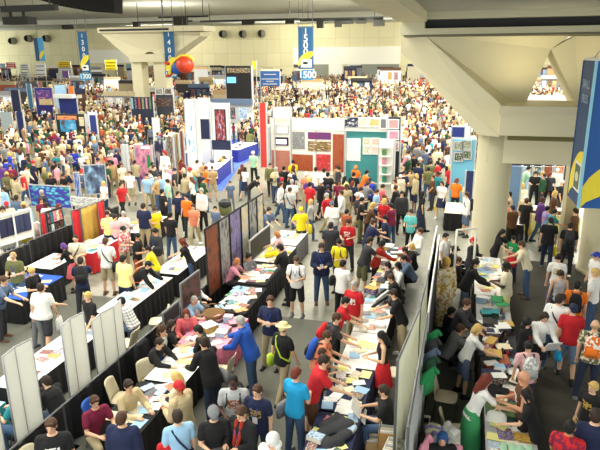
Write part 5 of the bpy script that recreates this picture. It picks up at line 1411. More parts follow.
# ---------------------------------------------------------------- people one can single out
# u v (top of the head in the photo), pose, heading (0 away, 90 right, 180 towards the camera), height, spec | label
PL = '''
50 419 stand 150 1.8 m tee:black:print:white pants:charcoal short:brown_hair heavy|man in a black T-shirt with short white lettering at bottom left
45 376 sitlean 280 1.75 m jacket:black pants:slate short:dark_brown|person in a black jacket seated on a beige chair behind the white folding screen
94 396 sit 120 1.75 m tee:maroon:print:pink pants:khaki short:brown_hair|young man in a maroon T-shirt seated at the bottom left
128 380 sit 110 1.78 m long:beige pants:khaki short:dark_brown light|man in a beige shirt seated with arms on the flyer-covered table
121 412 stand 350 1.75 m jacket:navy pants:dark_jeans short:brown_hair heavy|person in a bulky navy jacket seen from behind at bottom left
179 381 hold 285 1.75 m jacket:beige pants:khaki cap:red hat=brown_hair skin=tan|man in a red cap and tan jacket leaning at the drawings table
177 410 stand 320 1.75 m tee:light_blue pants:jeans short:dark_brown strap=navy|person in a light blue T-shirt with a navy strap across the back
168 428 stand 310 1.45 m tee:red pants:jeans short:brown_hair|boy in a red shirt beside the light blue T-shirt
176 372 hold 270 1.7 f long:cream pants:khaki bob:blond|blond person half hidden behind the red cap
162 326 sit 95 1.68 f tank:white pants:navy curly:brown_hair|woman with curly brown hair and a white top seated at the print table
159 338 sitlean 100 1.75 m long:black pants:black short:dark_brown badge|man in a black sweater seated beside the curly-haired woman
171 320 sit 60 1.7 f tee:black pants:black bob:dark_brown|dark-haired person in black seated behind the curly-haired woman
186 309 sit 150 1.7 f jacket:coral pants:navy bob:auburn badge|woman in a coral cardigan seated facing the camera
198 325 reach 260 1.72 m tee:black pants:charcoal short:black_hair|man in a black T-shirt standing at the print table before the coral cardigan
194 296 sitlean 100 1.72 m polo:light_blue pants:slate balding:grey_hair|man in a light blue shirt seated beyond the coral cardigan
193 279 sit 100 1.7 m long:white pants:grey short:grey_hair|grey-haired man in white seated near the dark red picture
192 292 sitback 60 1.65 f tee:white pants:black bob:brown_hair|woman in white seated just below the grey-haired man
121 297 sitlean 275 1.75 m long:white:plaid:grey pants:slate short:black_hair|man in a white plaid shirt seated facing left
40 283 walk2 350 1.78 m tee:white shorts:charcoal short:dark_brown heavy|man in a white T-shirt and black shorts walking on the left floor
3 276 reach 80 1.78 m polo:slate pants:charcoal short:brown_hair strap=navy|man in a slate-blue shirt at the left edge
12.5 252 hold 170 1.78 m tee:olive pants:jeans buzz:tan badge|man in an olive T-shirt with a badge behind the bright blue table
31 267 hold 95 1.68 f tee:black pants:black bun:blond|blond woman in a black T-shirt at the bright blue table
41 284 reach 30 1.7 m tee:white pants:grey buzz:tan|man in a white T-shirt at the near side of the bright blue table
63 243 reach 255 1.6 f tee:black skirt:coral bob:purple|woman with purple hair, black T-shirt and pink skirt
75 235 hold 160 1.78 m tee:cream pants:khaki buzz:dark_brown strap=black|man in a cream T-shirt with a black strap behind the table
80 257 reach 330 1.75 m tee:navy pants:charcoal short:dark_brown|man in a navy T-shirt with a black backpack seen from behind
87 292 walk 200 1.7 m tee:black pants:khaki short:blond|blond person in black walking by the white screens
107 211 hold 140 1.72 m tee:pale_yellow pants:navy short:black_hair|man in a pale yellow T-shirt at the red-skirted table
123 226 hold 100 1.72 m polo:coral:floral:white pants:khaki short:black_hair|man in a pink flowered shirt
105 238 hold 350 1.78 m tee:white shorts:khaki short:brown_hair strap=black|man in a white T-shirt and khaki shorts with a black messenger strap
123 255 stand 10 1.75 m tee:pale_yellow shorts:navy short:black_hair heavy|man in a pale yellow T-shirt and navy shorts seen from behind
137 233 hold 80 1.72 m tee:black shorts:rust short:black_hair skin=light|man in a black T-shirt and rust shorts
155 228 hold 200 1.78 m long:charcoal pants:khaki short:black_hair skin=light badge|man in a charcoal shirt facing the camera beside the yellow vest
148 246 reach 250 1.6 m tee:yellow pants:grey short:black_hair|boy in a bright yellow T-shirt
148 261 bend 85 1.72 m jacket:black pants:black cap:black strap=orange|person in a black jacket with an orange stripe bending over the white table
182 239 reach 250 1.68 f tee:black pants:jeans curly:auburn|woman with curly red-brown hair and a dark top
143 203 stand 0 1.85 m tee:navy pants:khaki short:dark_brown heavy|big man in a navy T-shirt and khaki trousers seen from behind
170 212 stand 10 1.75 m tee:black pants:jeans short:black_hair|person in a black top and blue jeans right of the big navy T-shirt
155 207 hold 120 1.65 m tee:yellow pants:khaki short:brown_hair|person in a yellow shirt beside the big navy T-shirt
186 194 stand 190 1.78 m polo:orange pants:charcoal short:black_hair|man in an orange polo shirt in the left aisle
193 204 walk 170 1.68 m tee:salmon pants:khaki short:dark_brown|man in a salmon T-shirt below the orange polo
178 191 turn 150 1.75 m tee:navy pants:black short:dark_brown|man in a navy T-shirt left of the orange polo
201 188 stand 200 1.82 m long:white pants:black short:grey_hair heavy|big man in a loose white shirt near the centre left
167 179 stand 240 1.7 m tee:mint pants:jeans short:dark_brown|person in a mint green T-shirt
162 189 hips 30 1.75 m tee:black pants:black short:black_hair heavy|heavy man in black in the left aisle
150 170 stand 220 1.75 m tee:white:stripes:navy pants:khaki short:dark_brown|man in a navy and white striped T-shirt
121 182 walk 100 1.75 m tee:red pants:black short:dark_brown|man in a red T-shirt and black trousers at left
129 171 stand 160 1.65 m tee:white shorts:khaki short:brown_hair|person in a white T-shirt and khaki shorts behind the red T-shirt
121 163 stand 120 1.72 f tee:cream pants:brown bob:brown_hair|woman in a cream top standing in the left aisle opening
107 163 stand 60 1.78 m tee:forest pants:charcoal short:black_hair heavy|man in dark green clothes at left of the aisle opening
103 181 turn 200 1.7 f tee:white pants:dark_jeans long:blond|blond woman in white by the blue poster
164 150 stand 195 2.2 f long:white pants:cream bob:red_hair|very tall white-clad figure with bright red hair by the purple booth
166 168 stand 20 1.8 m tee:white pants:khaki buzz:grey_hair heavy|bald-headed man in a white T-shirt seen from behind
108 207 sit 180 1.7 m tee:charcoal pants:black short:black_hair|person in charcoal seated behind the red-skirted table
115 214 hold 120 1.65 f tee:pale_pink pants:navy bob:dark_brown|woman in pale pink at the red-skirted table
123 211 hold 180 1.65 f tee:white pants:grey bob:grey_hair|white-haired woman at the table in the left row
253 151 stand 190 1.82 m polo:mint pants:black cap:white hat=brown_hair|man in a pale mint shirt and white cap on the open floor
245 167 walk 20 1.68 f tee:white skirt:navy bob:dark_brown|woman in a white T-shirt and navy skirt on the open floor
242 164 stand 330 1.65 f tee:brown pants:jeans long:auburn|woman with long auburn hair beside the white T-shirt
258 176 bend 80 1.72 m tee:black pants:charcoal short:black_hair|person in black bending forward beside the woman in white
270 163 walk2 170 1.78 m long:olive pants:charcoal short:dark_brown|man in an olive shirt walking toward the camera
276 167 stand 30 1.78 m long:cream pants:jeans short:grey_hair|man in a cream shirt with a pale backpack
284 166 stand 10 1.75 m tee:black pants:charcoal short:black_hair|man in black behind the crowd at the gallery booth
293 160 hold 330 1.7 m tee:yellow pants:jeans short:black_hair|person in a yellow shirt in front of the gallery booth
281 182 walk 80 1.78 m long:white pants:jeans short:brown_hair strap=navy|man in a loose white shirt with a dark strap
290 187 stand 20 1.75 m tee:light_grey pants:jeans short:brown_hair strap=black|person in a pale grey T-shirt and jeans seen from behind
230 181 stand 150 1.4 m tee:slate pants:grey short:brown_hair|boy in a slate T-shirt on the open floor
212 166 hold 150 1.75 m polo:tan shorts:khaki short:brown_hair|man in a tan shirt and khaki shorts by the navy counter
206 166 hold 60 1.72 m tee:orange shorts:khaki short:auburn|person in an orange T-shirt by the navy counter
197 160 hold 100 1.7 m tee:white pants:brown short:dark_brown|person in white leaning at the white counter
215 206 turn 200 1.55 m tee:slate pants:charcoal short:black_hair|dark-haired child beside the pushchair
269 207 reach 120 1.75 m tee:slate pants:charcoal short:dark_brown|man in a grey-blue T-shirt reaching at the far end table
262 203 hold 100 1.68 f tee:brown pants:brown long:auburn|woman with auburn hair behind the farthest art panel
237 258 sitlean 85 1.72 f tee:pink pants:charcoal bob:strawberry heavy|woman in a pink top with strawberry blond hair leaning on the print table
244 242 sit 100 1.65 f tee:rust pants:black bob:blond|light-blond woman seated behind the woman in pink
249 253 sit 110 1.7 f tee:grey pants:black bun:black_hair skin=light|dark-haired woman in a grey top seated beside the woman in pink
262 234 sit 110 1.5 m tee:navy pants:jeans short:brown_hair|boy in a navy T-shirt seated behind the far white table
277 231 reach 260 1.65 f tee:pale_pink pants:khaki bob:strawberry|woman with reddish hair standing by the yellow jacket
280 244 reach 280 1.82 m polo:black pants:black short:black_hair|man all in black standing at the prints with his back to the aisle
296 256 hold 180 1.78 m tee:white shorts:black short:brown_hair badge|man in a white T-shirt and black shorts looking down in the centre aisle
321.5 243 hold 165 1.85 m hoodie:navy pants:jeans short:dark_brown badge heavy|big man in a dark navy hooded top and jeans in the centre aisle
331 222 stand 350 1.82 m tee:charcoal pants:jeans short:dark_brown heavy|man in a charcoal T-shirt behind the navy hooded top
339 239 hold 200 1.72 m tee:yellow pants:black short:black_hair|man with a yellow shirt under a dark vest in the centre aisle
348 219 hold 185 1.78 m tee:red:print:white pants:charcoal short:dark_brown|man in a red T-shirt with white print facing the camera
343 260 hold 20 1.75 m tee:white pants:black short:black_hair|person in a white T-shirt with a black sling bag seen from behind
354 281 stand 200 1.75 m polo:red:print:white pants:khaki short:grey_hair|grey-haired man in a red polo shirt
370 237 reach 60 1.8 m tee:charcoal shorts:camo:camo:olive short:dark_brown|man in a charcoal T-shirt and camouflage shorts leaning over the table
383 240 reach 75 1.65 f jacket:red_hair pants:black bob:black_hair|dark-haired person in a dark red jacket bending over the goods
374 219 reach 60 1.8 m tee:navy pants:charcoal short:brown_hair heavy|broad man in a navy T-shirt leaning over the far tables
337 313 reach 80 1.78 m tee:charcoal pants:khaki short:brown_hair|man in a charcoal T-shirt reaching over the bright white table
327 331 reach 85 1.72 m tee:salmon pants:charcoal short:brown_hair|man in a salmon T-shirt with a blue backpack
322 348 hold 80 1.45 m tee:red_hair pants:jeans short:brown_hair|boy half hidden behind the red polo shirt
346 297 reach 80 1.7 m tee:red pants:black short:black_hair|person in a red T-shirt bending over the poster tubes
324 355 reach 75 1.84 m polo:red shorts:brown short:dark_brown heavy|man in a red polo shirt and brown shorts at the navy table
382 331 hold 250 1.68 f tank:black skirt:red long:black_hair|dark-haired saleswoman in a black top and red skirt
394 289 reach 265 1.78 m tee:black pants:khaki short:dark_brown|man in a black T-shirt and khaki trousers behind the grey-white table
384 385 sit 265 1.75 m tee:black pants:jeans short:dark_brown|seated man in a black T-shirt reading a white paper
388 262 sit 270 1.7 m tee:charcoal pants:black short:black_hair|seller in charcoal seated behind the poster tubes
391 274 sitlean 265 1.72 m tee:black pants:black short:brown_hair|seller in black leaning over the table by the poster tubes
296 368 hold 20 1.76 m tee:cyan pants:jeans short:auburn|person in a bright cyan T-shirt and jeans seen from behind
283 323 walk2 30 1.78 m tee:black pants:khaki straw:e8d8a0 hat=dark_brown strap=lime|man in a straw hat and black T-shirt with a lime strap
270 296 cross 185 1.8 m polo:navy pants:khaki short:brown_hair badge|man in a navy polo shirt with a white badge and khaki trousers
240 316 reach 275 1.8 m jacket:blue pants:jeans short:grey_hair|grey-haired man in a bright blue jacket at the pink table
203 337 reach 300 1.8 m jacket:black pants:dark_jeans short:dark_brown|tall person in a black jacket and dark jeans beside the pink table
233 375 hold 165 1.82 m tee:light_grey:print:rust pants:charcoal buzz:black_hair skin=dark|dark-skinned man in a pale grey T-shirt with a backpack
257 385 stand 185 1.72 m tee:navy:print:gold pants:dark_jeans short:brown_hair badge|young man in a navy printed T-shirt with a badge
213 407 hold 150 1.74 m tee:black pants:charcoal flatcap:grey hat=brown_hair|man in a grey flat cap and black T-shirt holding a camera
241 406 hold 200 1.76 m jacket:black pants:charcoal short:brown_hair badge|man in a black jacket with a red scarf and badge
272 434 stand 200 1.7 m hoodie:white pants:charcoal hood:white|person in a white hood at the bottom edge
420 228 sitback 240 1.78 m long:white pants:slate short:brown_hair|man in a white shirt seated behind the far tables
412 243 sit 250 1.7 f tee:black pants:black bob:blond|blond woman in black seated in the right centre row
405 247 sit 260 1.74 m tee:maroon pants:black short:dark_brown|man in maroon seated in the right centre row
404 255 sitlean 250 1.74 m jacket:slate pants:black short:black_hair|man in a slate jacket seated in the right centre row
398 262 sit 240 1.74 f long:white pants:black bob:black_hair|dark-haired person in a white top seated lowest in the right centre row
447 258 stand 150 1.9 f robe:cream:camo:gold skirt:cream hood:gold|tall figure in a cream and gold robe beside the black curtain
455 246 sit 90 1.75 m jacket:black pants:black widehat:black|man in a black brimmed hat seated by the curtain
459 257 sit 95 1.75 m jacket:black pants:black short:brown_hair|man with brown hair in black seated below the brimmed hat
474 237 hold 120 1.74 f jacket:charcoal:print:green pants:black bandana:red|woman with a red bandana beside the concrete pillar
476 259 reach 90 1.78 m hoodie:black pants:slate short:black_hair|man in a black hooded top at the white table in the right row
446 233 stand 120 1.74 m tee:white pants:black short:black_hair|dark-haired person in white behind the pole frame
411 209 hold 200 1.7 f tee:aqua pants:black short:brown_hair|person in an aqua T-shirt above the seated row
442 181 walk 200 1.68 f tee:white skirt:navy bob:dark_brown|woman in a white T-shirt and navy skirt in the far right aisle
467 192 stand 250 1.78 m long:white shorts:slate short:brown_hair|man in a white shirt and blue shorts beside the pillar
431 160 stand 10 1.84 m tee:olive shorts:cream short:dark_brown heavy|big man in an olive T-shirt and cream shorts seen from behind
419 162 stand 20 1.8 m tee:navy pants:navy short:dark_brown|man all in navy left of the olive T-shirt
423 191 walk 60 1.7 f tee:black longskirt:dark_jeans long:black_hair|woman in black with a long dark skirt
404 171 hold 150 1.74 m tee:navy pants:charcoal short:black_hair badge|man in navy with a badge in the far aisle
402 191 stand 160 1.74 m jacket:charcoal pants:black short:black_hair|man in a charcoal jacket left of the long-skirted woman
457 178 hold 20 1.7 m tee:orange pants:charcoal bob:auburn|person in an orange top near the light blue stall
467 180 turn 120 1.66 f tee:pale_yellow pants:khaki short:black_hair|child-sized person in pale yellow above the blue shorts
527 198 walk 10 1.76 m tee:black pants:charcoal short:brown_hair|man in a black T-shirt walking away through the opening
508 201 stand 100 1.66 f tee:salmon pants:khaki bob:auburn|woman in salmon half hidden by the left pillar
548 206 stand 60 1.6 f tee:lilac pants:slate short:black_hair|person in a lilac T-shirt in the opening
555 209 reach 80 1.66 m tee:teal pants:navy short:dark_brown|person in a teal shirt in the opening
576 208 stand 300 1.78 m tee:brown pants:charcoal short:dark_brown|man in a brown shirt between the piers
529 166 reach 100 1.85 m tee:mint pants:black short:black_hair heavy|big person in a pale mint shirt bending in the far stall
543 171 hold 180 1.7 f tee:light_blue pants:jeans bob:blond|blond woman in light blue in the far stall
558 168 hold 200 1.72 m tee:white pants:black cap:white hat=brown_hair|person in white with a white cap in the far stall
551 217 walk2 10 1.8 m tee:black pants:dark_jeans short:dark_brown|man in black carrying a yellow bag in the right aisle
571 222 stand 5 1.8 m tee:black pants:black short:dark_brown|man all in black with a black backpack beside the right pillar
503 229 reach 120 1.72 f tee:black pants:black long:black_hair|dark-haired woman in black with a red bag at the pillar
514 236 hold 230 1.5 m tee:green:print:white pants:dark_jeans short:black_hair|boy in a green T-shirt beside the dark-haired woman
522 241 reach 280 1.75 m polo:cream pants:jeans short:brown_hair|man in a cream shirt and jeans facing the right row
507 262 hold 280 1.78 m polo:cream shorts:pale_yellow short:black_hair skin=dark heavy|dark-skinned man in a cream polo shirt and pale shorts
559 254 stand 5 1.7 f tee:white:backprint:gold pants:jeans bun:black_hair|woman in a white T-shirt with gold print on the back
561 270 stand 350 1.68 f tank:light_grey pants:navy bun:dark_brown|woman in a pale grey tank top seen from behind
578 281 stand 10 1.74 m tee:orange pants:navy short:black_hair|man in an orange T-shirt with black backpack straps
563 294 stand 20 1.62 m tee:black pants:black short:black_hair|short person in black below the grey tank top
596 268 stand 300 1.78 m tee:white pants:jeans short:blond|blond man in a white T-shirt at the right edge
597 252 stand 250 1.7 m tee:white pants:black cap:royal|person in a blue cap at the right edge
560 294 stand 20 1.86 m tee:white pants:jeans short:dark_brown heavy strap=navy|big man in a white T-shirt with a navy bag
574 304 walk2 5 1.8 m tee:red shorts:pale_jeans backcap:navy|man in a red T-shirt, pale shorts and a navy cap seen from behind
545 312 reach 160 1.7 f jacket:white skirt:black bob:dark_brown|woman in a white jacket and black skirt looking at papers
528 318 stand 120 1.55 m hoodie:black:print:red pants:black hood:black|child in a black hooded top with a red mark
529 341 stand 345 1.68 f tee:pale_pink pants:dark_jeans bun:black_hair|woman in a pale pink T-shirt with a patterned backpack
525 371 hold 265 1.8 m tank:brown:print:white pants:black bald:tan skin=light heavy|bald man in a dark sleeveless top
596 320 stand 10 1.8 m tee:camo:camo:cream pants:dark_jeans ring:tan|balding man in a camouflage T-shirt with an orange backpack
594 382 stand 230 1.55 m tee:black:print:gold pants:black short:blond|boy in a black T-shirt with yellow marks at the right edge
571 420 walk 20 1.78 m polo:red:floral:maroon pants:charcoal buzz:black_hair skin=tan|man in a red patterned shirt at the bottom right
597 409 stand 5 1.82 m tee:navy pants:black short:dark_brown heavy|man in a dark navy T-shirt in the bottom right corner
527 389 reach 280 1.66 f tee:black pants:black bob:black_hair|dark-haired woman in black holding a white garment
487 374 reach 70 1.72 f tee:white longskirt:3fa065 long:auburn|woman with long auburn hair, white top and long green skirt
478 324 reach 80 1.7 f tee:white shorts:slate bob:blond|blond woman in a white T-shirt and denim shorts
461 324 sitlean 70 1.75 m long:grey pants:black short:brown_hair|man in a grey shirt sitting bent forward by the right row
467 299 reach 110 1.76 m jacket:charcoal pants:black short:brown_hair|man in a charcoal jacket behind the dark figurine table
452 307 sit 60 1.72 m tee:black pants:black short:black_hair|person in black seated behind the man in the charcoal jacket
443 432 sit 170 1.65 f jacket:black pants:black bob:blue_hair|girl with blue hair and a black jacket at the bottom
15 387 sit 275 1.75 m tee:teal pants:jeans short:dark_brown|person in jeans seated behind the leftmost tall white screen
536 171 hold 190 1.72 m tee:black pants:black short:black_hair|seller in black beside the big mint-shirted person in the far stall
551 172 turn 170 1.7 f tee:charcoal pants:black long:auburn|auburn-haired seller in charcoal in the far stall
301 207 hips 160 1.7 m tee:yellow pants:charcoal cap:yellow|person in a yellow shirt and yellow cap in the middle of the crowd
310 182 stand 20 1.76 m tee:red pants:jeans short:black_hair|man in a red T-shirt seen from behind in the middle of the crowd
306 172 stand 330 1.74 m polo:salmon pants:khaki cap:white hat=brown_hair|man in salmon with a white cap near the gallery booth
316 167 stand 10 1.8 m tee:white pants:jeans short:black_hair heavy|man in a white T-shirt against the gallery booth, left of two
324 168 stand 350 1.8 m tee:white pants:charcoal short:black_hair|man in a white T-shirt against the gallery booth, right of two
328 172 hips 10 1.82 m tee:black pants:khaki short:black_hair heavy|broad man in black with hands on hips before the gallery booth
327 193 walk 110 1.74 m polo:red pants:khaki short:grey_hair|man in a dark red polo shirt in the middle of the crowd
311 199 walk 90 1.66 f tee:light_grey pants:jeans long:blond|woman in a pale grey top and jeans with a yellow bag
332 201 hold 190 1.74 m jacket:white pants:jeans cap:slate hat=grey_hair|man in a white jacket and slate cap looking down
341 190 walk 240 1.78 m long:white pants:khaki short:brown_hair|tall man in a loose white shirt right of the dark red polo
345 176 stand 40 1.66 f tee:pale_yellow pants:black long:black_hair|woman in pale yellow with long black hair before the teal wall
354 172 stand 10 1.74 m tee:black pants:jeans short:black_hair|man in black before the teal wall
356 165 hold 20 1.7 m tee:orange pants:khaki bob:strawberry|reddish-haired person in orange before the teal wall
367 170 reach 60 1.8 m tee:orange pants:khaki short:black_hair|man in a bright orange T-shirt reaching toward the shelf unit
368 181 reach 40 1.82 m tee:grey pants:charcoal short:brown_hair|man in a grey T-shirt bending below the orange one
361 187 hold 60 1.74 m tee:white pants:navy short:dark_brown strap=black|man in a white shirt with a black strap beside the grey T-shirt
362 197 hold 90 1.78 m tee:black pants:olive short:black_hair|man in black in the crowd above the charcoal camouflage man
377 189 hold 100 1.68 m tee:light_blue pants:navy short:brown_hair|person in light blue by the shelf unit
384 194 hold 270 1.66 f tee:royal pants:navy long:auburn|woman in royal blue with auburn hair by the far tables
383 184 hold 90 1.68 m tee:coral pants:navy short:dark_brown|person in coral right of the light blue shirt
373 203 reach 80 1.68 f tee:brown pants:black curly:blond|woman with curly blond hair at the far tables
390 203 sit 250 1.68 m tee:black pants:black short:dark_brown|seller in black seated at the far end of the right centre row
385 215 hold 250 1.68 m tee:navy pants:black short:black_hair|seller in navy behind the far tables
347 209 stand 30 1.6 m tee:rust pants:charcoal short:black_hair|short man in rust behind the red printed T-shirt
'''
PD = {}
for ln in PL.strip().split('\n'):
    a, lab = ln.split('|'); t = a.split()
    u, v, pose, hd, h = float(t[0]), float(t[1]), t[2], float(t[3]), float(t[4])
    near = v > 215
    o = person(u, v, pose, hd, ' '.join(t[5:]), lab, h, 1 if near else 0)
    PD[lab] = o
def who(s):
    r = [o for l, o in PD.items() if s in l]
    return r[0]
def sling(s, c, lab, **k): hip_bag(who(s), c, lab, **k)
backpack(who('navy T-shirt with a black backpack'), 'black', 'black backpack on the man in the navy T-shirt at left')
backpack(who('pale grey T-shirt with a backpack'), 'charcoal', 'charcoal backpack on the dark-skinned man at bottom')
backpack(who('salmon T-shirt with a blue backpack'), 'blue', 'blue backpack on the man in salmon at the white table')
backpack(who('charcoal T-shirt reaching over'), 'red', 'small red backpack on the man reaching over the white table', 'red', .8)
backpack(who('yellow shirt under a dark vest'), 'black', 'black backpack in the centre aisle beside the red printed T-shirt')
backpack(who('white T-shirt and black shorts looking down'), 'black', 'black backpack on the man looking down in the centre aisle')
backpack(who('all in black with a black backpack'), 'charcoal', 'dark backpack on the man beside the right pillar')
backpack(who('orange T-shirt with black backpack'), 'black', 'black backpack on the man in the orange T-shirt at right')
backpack(who('balding man in a camouflage'), 'orange', 'orange and white backpack on the balding man at the right edge', 'white')
backpack(who('pale pink T-shirt with a patterned'), 'light_grey', 'white patterned backpack on the woman in pale pink', 'white')
backpack(who('pale backpack'), 'beige', 'pale beige backpack on the man in the cream shirt near the gallery')
backpack(who('white shirt and blue shorts'), 'charcoal', 'charcoal backpack on the man in blue shorts beside the pillar')
hip_bag(who('black messenger strap'), 'black', 'black messenger bag on the man in khaki shorts at left', 'r')
hip_bag(who('black sling bag'), 'black', 'black sling bag across the person in white in the centre aisle', 'l', z=.25)
hip_bag(who('straw hat'), 'lime', 'lime green cloth bag at the side of the man in the straw hat', 'l')
hip_bag(who('cyan'), 'grey', 'grey shoulder bag on the person in cyan', 'l')
hip_bag(who('navy bag'), 'navy', 'navy bag on the big man in white at right', 'r')
hip_bag(who('slate-blue shirt'), 'navy', 'navy bag on the man at the left edge', 'r')
hip_bag(who('black jacket and dark jeans'), 'grey', 'grey bag held beside the pink table', 'r')
hip_bag(who('blond person in black walking'), 'black', 'large black bag on the blond person by the white screens', 'l')
held_bag(who('black carrying a yellow bag'), 'yellow', 'bright yellow bag carried in the right aisle')
held_bag(who('walking away through the opening'), 'gold', 'golden yellow bag carried through the opening')
held_bag(who('grey-haired man in a red polo'), 'yellow', 'bright yellow bag beside the grey-haired man in red', 'l')
held_bag(who('white T-shirt and black shorts walking'), 'white', 'white bag held by the man in black shorts at left')
held_bag(who('woman in a white T-shirt and navy skirt in the far'), 'yellow', 'yellow bag carried by the woman in the far right aisle')
held_bag(who('olive T-shirt and cream shorts'), 'white', 'white bag carried by the big man in olive', 'l')
held_bag(who('a red bag at the pillar'), 'red', 'red bag held by the dark-haired woman at the pillar', 'r')
held_bag(who('white jacket and black skirt'), 'cyan', 'small cyan bag held by the woman in the white jacket', 'l', .2, .2)
held_bag(who('pale grey top and jeans with a yellow'), 'yellow', 'yellow bag carried in the middle of the crowd')
held_bag(who('black and white bag') if False else who('red T-shirt with white print'), 'light_grey', 'black and white printed bag held by the man in the red T-shirt')
held_bag(who('boy in a black T-shirt with yellow'), 'yellow', 'small yellow bag held by the boy at the right edge', 'r', .2, .2)
held_bag(who('holding a white garment'), 'white', 'long white garment held by the dark-haired woman', 'r', .36, .75, 'white_garment')
held_sheet(who('reading a white paper'), 'large white paper held open by the seated reader', 'white', .45, .4)
held_sheet(who('looking at papers'), 'white sheet held by the woman in the white jacket')
w = who('holding a camera'); q = on_person(w, (FK['hold']['wrr'] + FK['hold']['wrl']) / 2 + V((0, .12, .03)))
c = obj('camera_body', B(-.07, -.035, -.045, .07, .035, .045), mat('black'), loc=q, label='black camera with a white screen held by the man in the flat cap', category='camera'); c.rotation_euler.z = w.rotation_euler.z; c.name = 'photo_camera'
bm = bmesh.new(); cap(bm, (0, .03, 0), (0, .11, 0), .035, .038, 14, flat=True); obj('lens', bm, mat('charcoal', .3), c, True)
w = who('red scarf'); J = FK['hold']; bm = bmesh.new()
for s in (-1, 1): cap(bm, J['neck'] + V((s * .05, .06, 0)), J['hip'] + J['up'] * .2 + V((s * .04, .19, 0)), .035, .03, 8)
obj('scarf', bm, cloth('red_hair'), w, True)
# pushchair
p = at(226, 222, 0)
o = empty('pushchair', p, R(20), label='olive pushchair with an orange blanket on the open floor', category='pushchair')
bm = bmesh.new(); loft(bm, [(Vector((0, 0, .35)), Vector((.2, 0, 0)), Vector((0, .3, 0))), (Vector((0, -.02, .5)), Vector((.24, 0, 0)), Vector((0, .34, 0))), (Vector((0, -.1, .75)), Vector((.24, 0, 0)), Vector((0, .22, 0)))], 16, sq=3)
obj('seat', bm, cloth('olive'), o, True)
bm = bmesh.new(); ell(bm, (0, -.12, .85), (.27, .3, .2)); obj('canopy', bm, cloth('charcoal'), o, True)
bm = bmesh.new(); ell(bm, (0, .08, .62), (.2, .18, .1)); obj('blanket', bm, cloth('orange'), o, True)
bm = bmesh.new()
for s in (-1, 1): cap(bm, (s * .24, .35, .1), (s * .26, -.4, 1.0), .014, .014, 6); cap(bm, (s * .24, -.3, .1), (s * .24, .1, .6), .014, .014, 6)
cap(bm, (-.26, -.4, 1.0), (.26, -.4, 1.0), .018, .018, 6); obj('frame', bm, mat('grey', .4, .8), o, True)
for sx in (-1, 1):
    for sy in (-.3, .35):
        bm = bmesh.new(); cap(bm, (sx * .24, sy, .1), (sx * .3, sy, .1), .1, .1, 16, flat=True); obj('wheel', bm, mat('black'), o)

# ---------------------------------------------------------------- the next rows of people, up to about forty metres
rs = random.Random(42)
TC = ['white', 'white', 'cream', 'cream', 'black', 'black', 'black', 'charcoal', 'navy', 'navy', 'red', 'forest', 'slate', 'light_blue', 'khaki', 'brown', 'tan', 'grey', 'olive', 'pink', 'royal', 'maroon', 'beige', 'teal', 'purple']
BC = [('pants', 'jeans'), ('pants', 'black'), ('pants', 'khaki'), ('shorts', 'khaki'), ('shorts', 'navy'), ('pants', 'charcoal'), ('skirt', 'black')]
HCc = [('short', 'black_hair'), ('short', 'dark_brown'), ('short', 'brown_hair'), ('bob', 'dark_brown'), ('long', 'auburn'), ('bob', 'blond'), ('short', 'grey_hair'), ('cap', 'red'), ('cap', 'white'), ('cap', 'navy'), ('buzz', 'black_hair')]
HN = dict(black_hair='black-haired', dark_brown='dark-haired', brown_hair='brown-haired', auburn='auburn-haired', blond='blond', grey_hair='grey-haired')
GN = dict(tee='T-shirt', long='shirt', jacket='jacket')
PNn = dict(pants='trousers', shorts='shorts', skirt='skirt')
ZONES = [(0, 95, 126, 176, 64, 'in the dense crowd at the left edge'), (95, 135, 140, 162, 14, 'in the crowd left of the purple booth'), (0, 60, 176, 206, 10, 'behind the cartoon banner at left'),
         (140, 205, 158, 190, 16, 'below the portrait posters'), (236, 266, 112, 132, 12, 'right of the blue carpet'), (396, 450, 118, 176, 44, 'in the aisle right of the gallery booth'), (276, 345, 160, 186, 12, 'before the gallery booth'), (505, 575, 172, 205, 8, 'beyond the concrete piers'), (345, 400, 176, 205, 8, 'near the shelf unit of the gallery'), (30, 130, 118, 140, 10, 'behind the left-hand crowd')]
taken = [(o.location.x, o.location.y) for o in PEOPLE]
labs = set()
def blocked(x, y):
    if any(abs(x - a) < .52 and abs(y - b) < .52 for a, b in taken): return True
    if 28.3 < y < 30.2 and -12.6 < x < -2: return True
    if -13.0 < x < -11.0 and 8 < y < 20.5: return True
    if abs(x + 13.7) < .4 and y < 21: return True
    if 20 < y < 22.8 and x < -9.5 and x > -19: return True
    if any(a < x < b and c_ < y < d for a, b, c_, d in OBST): return True
    return False
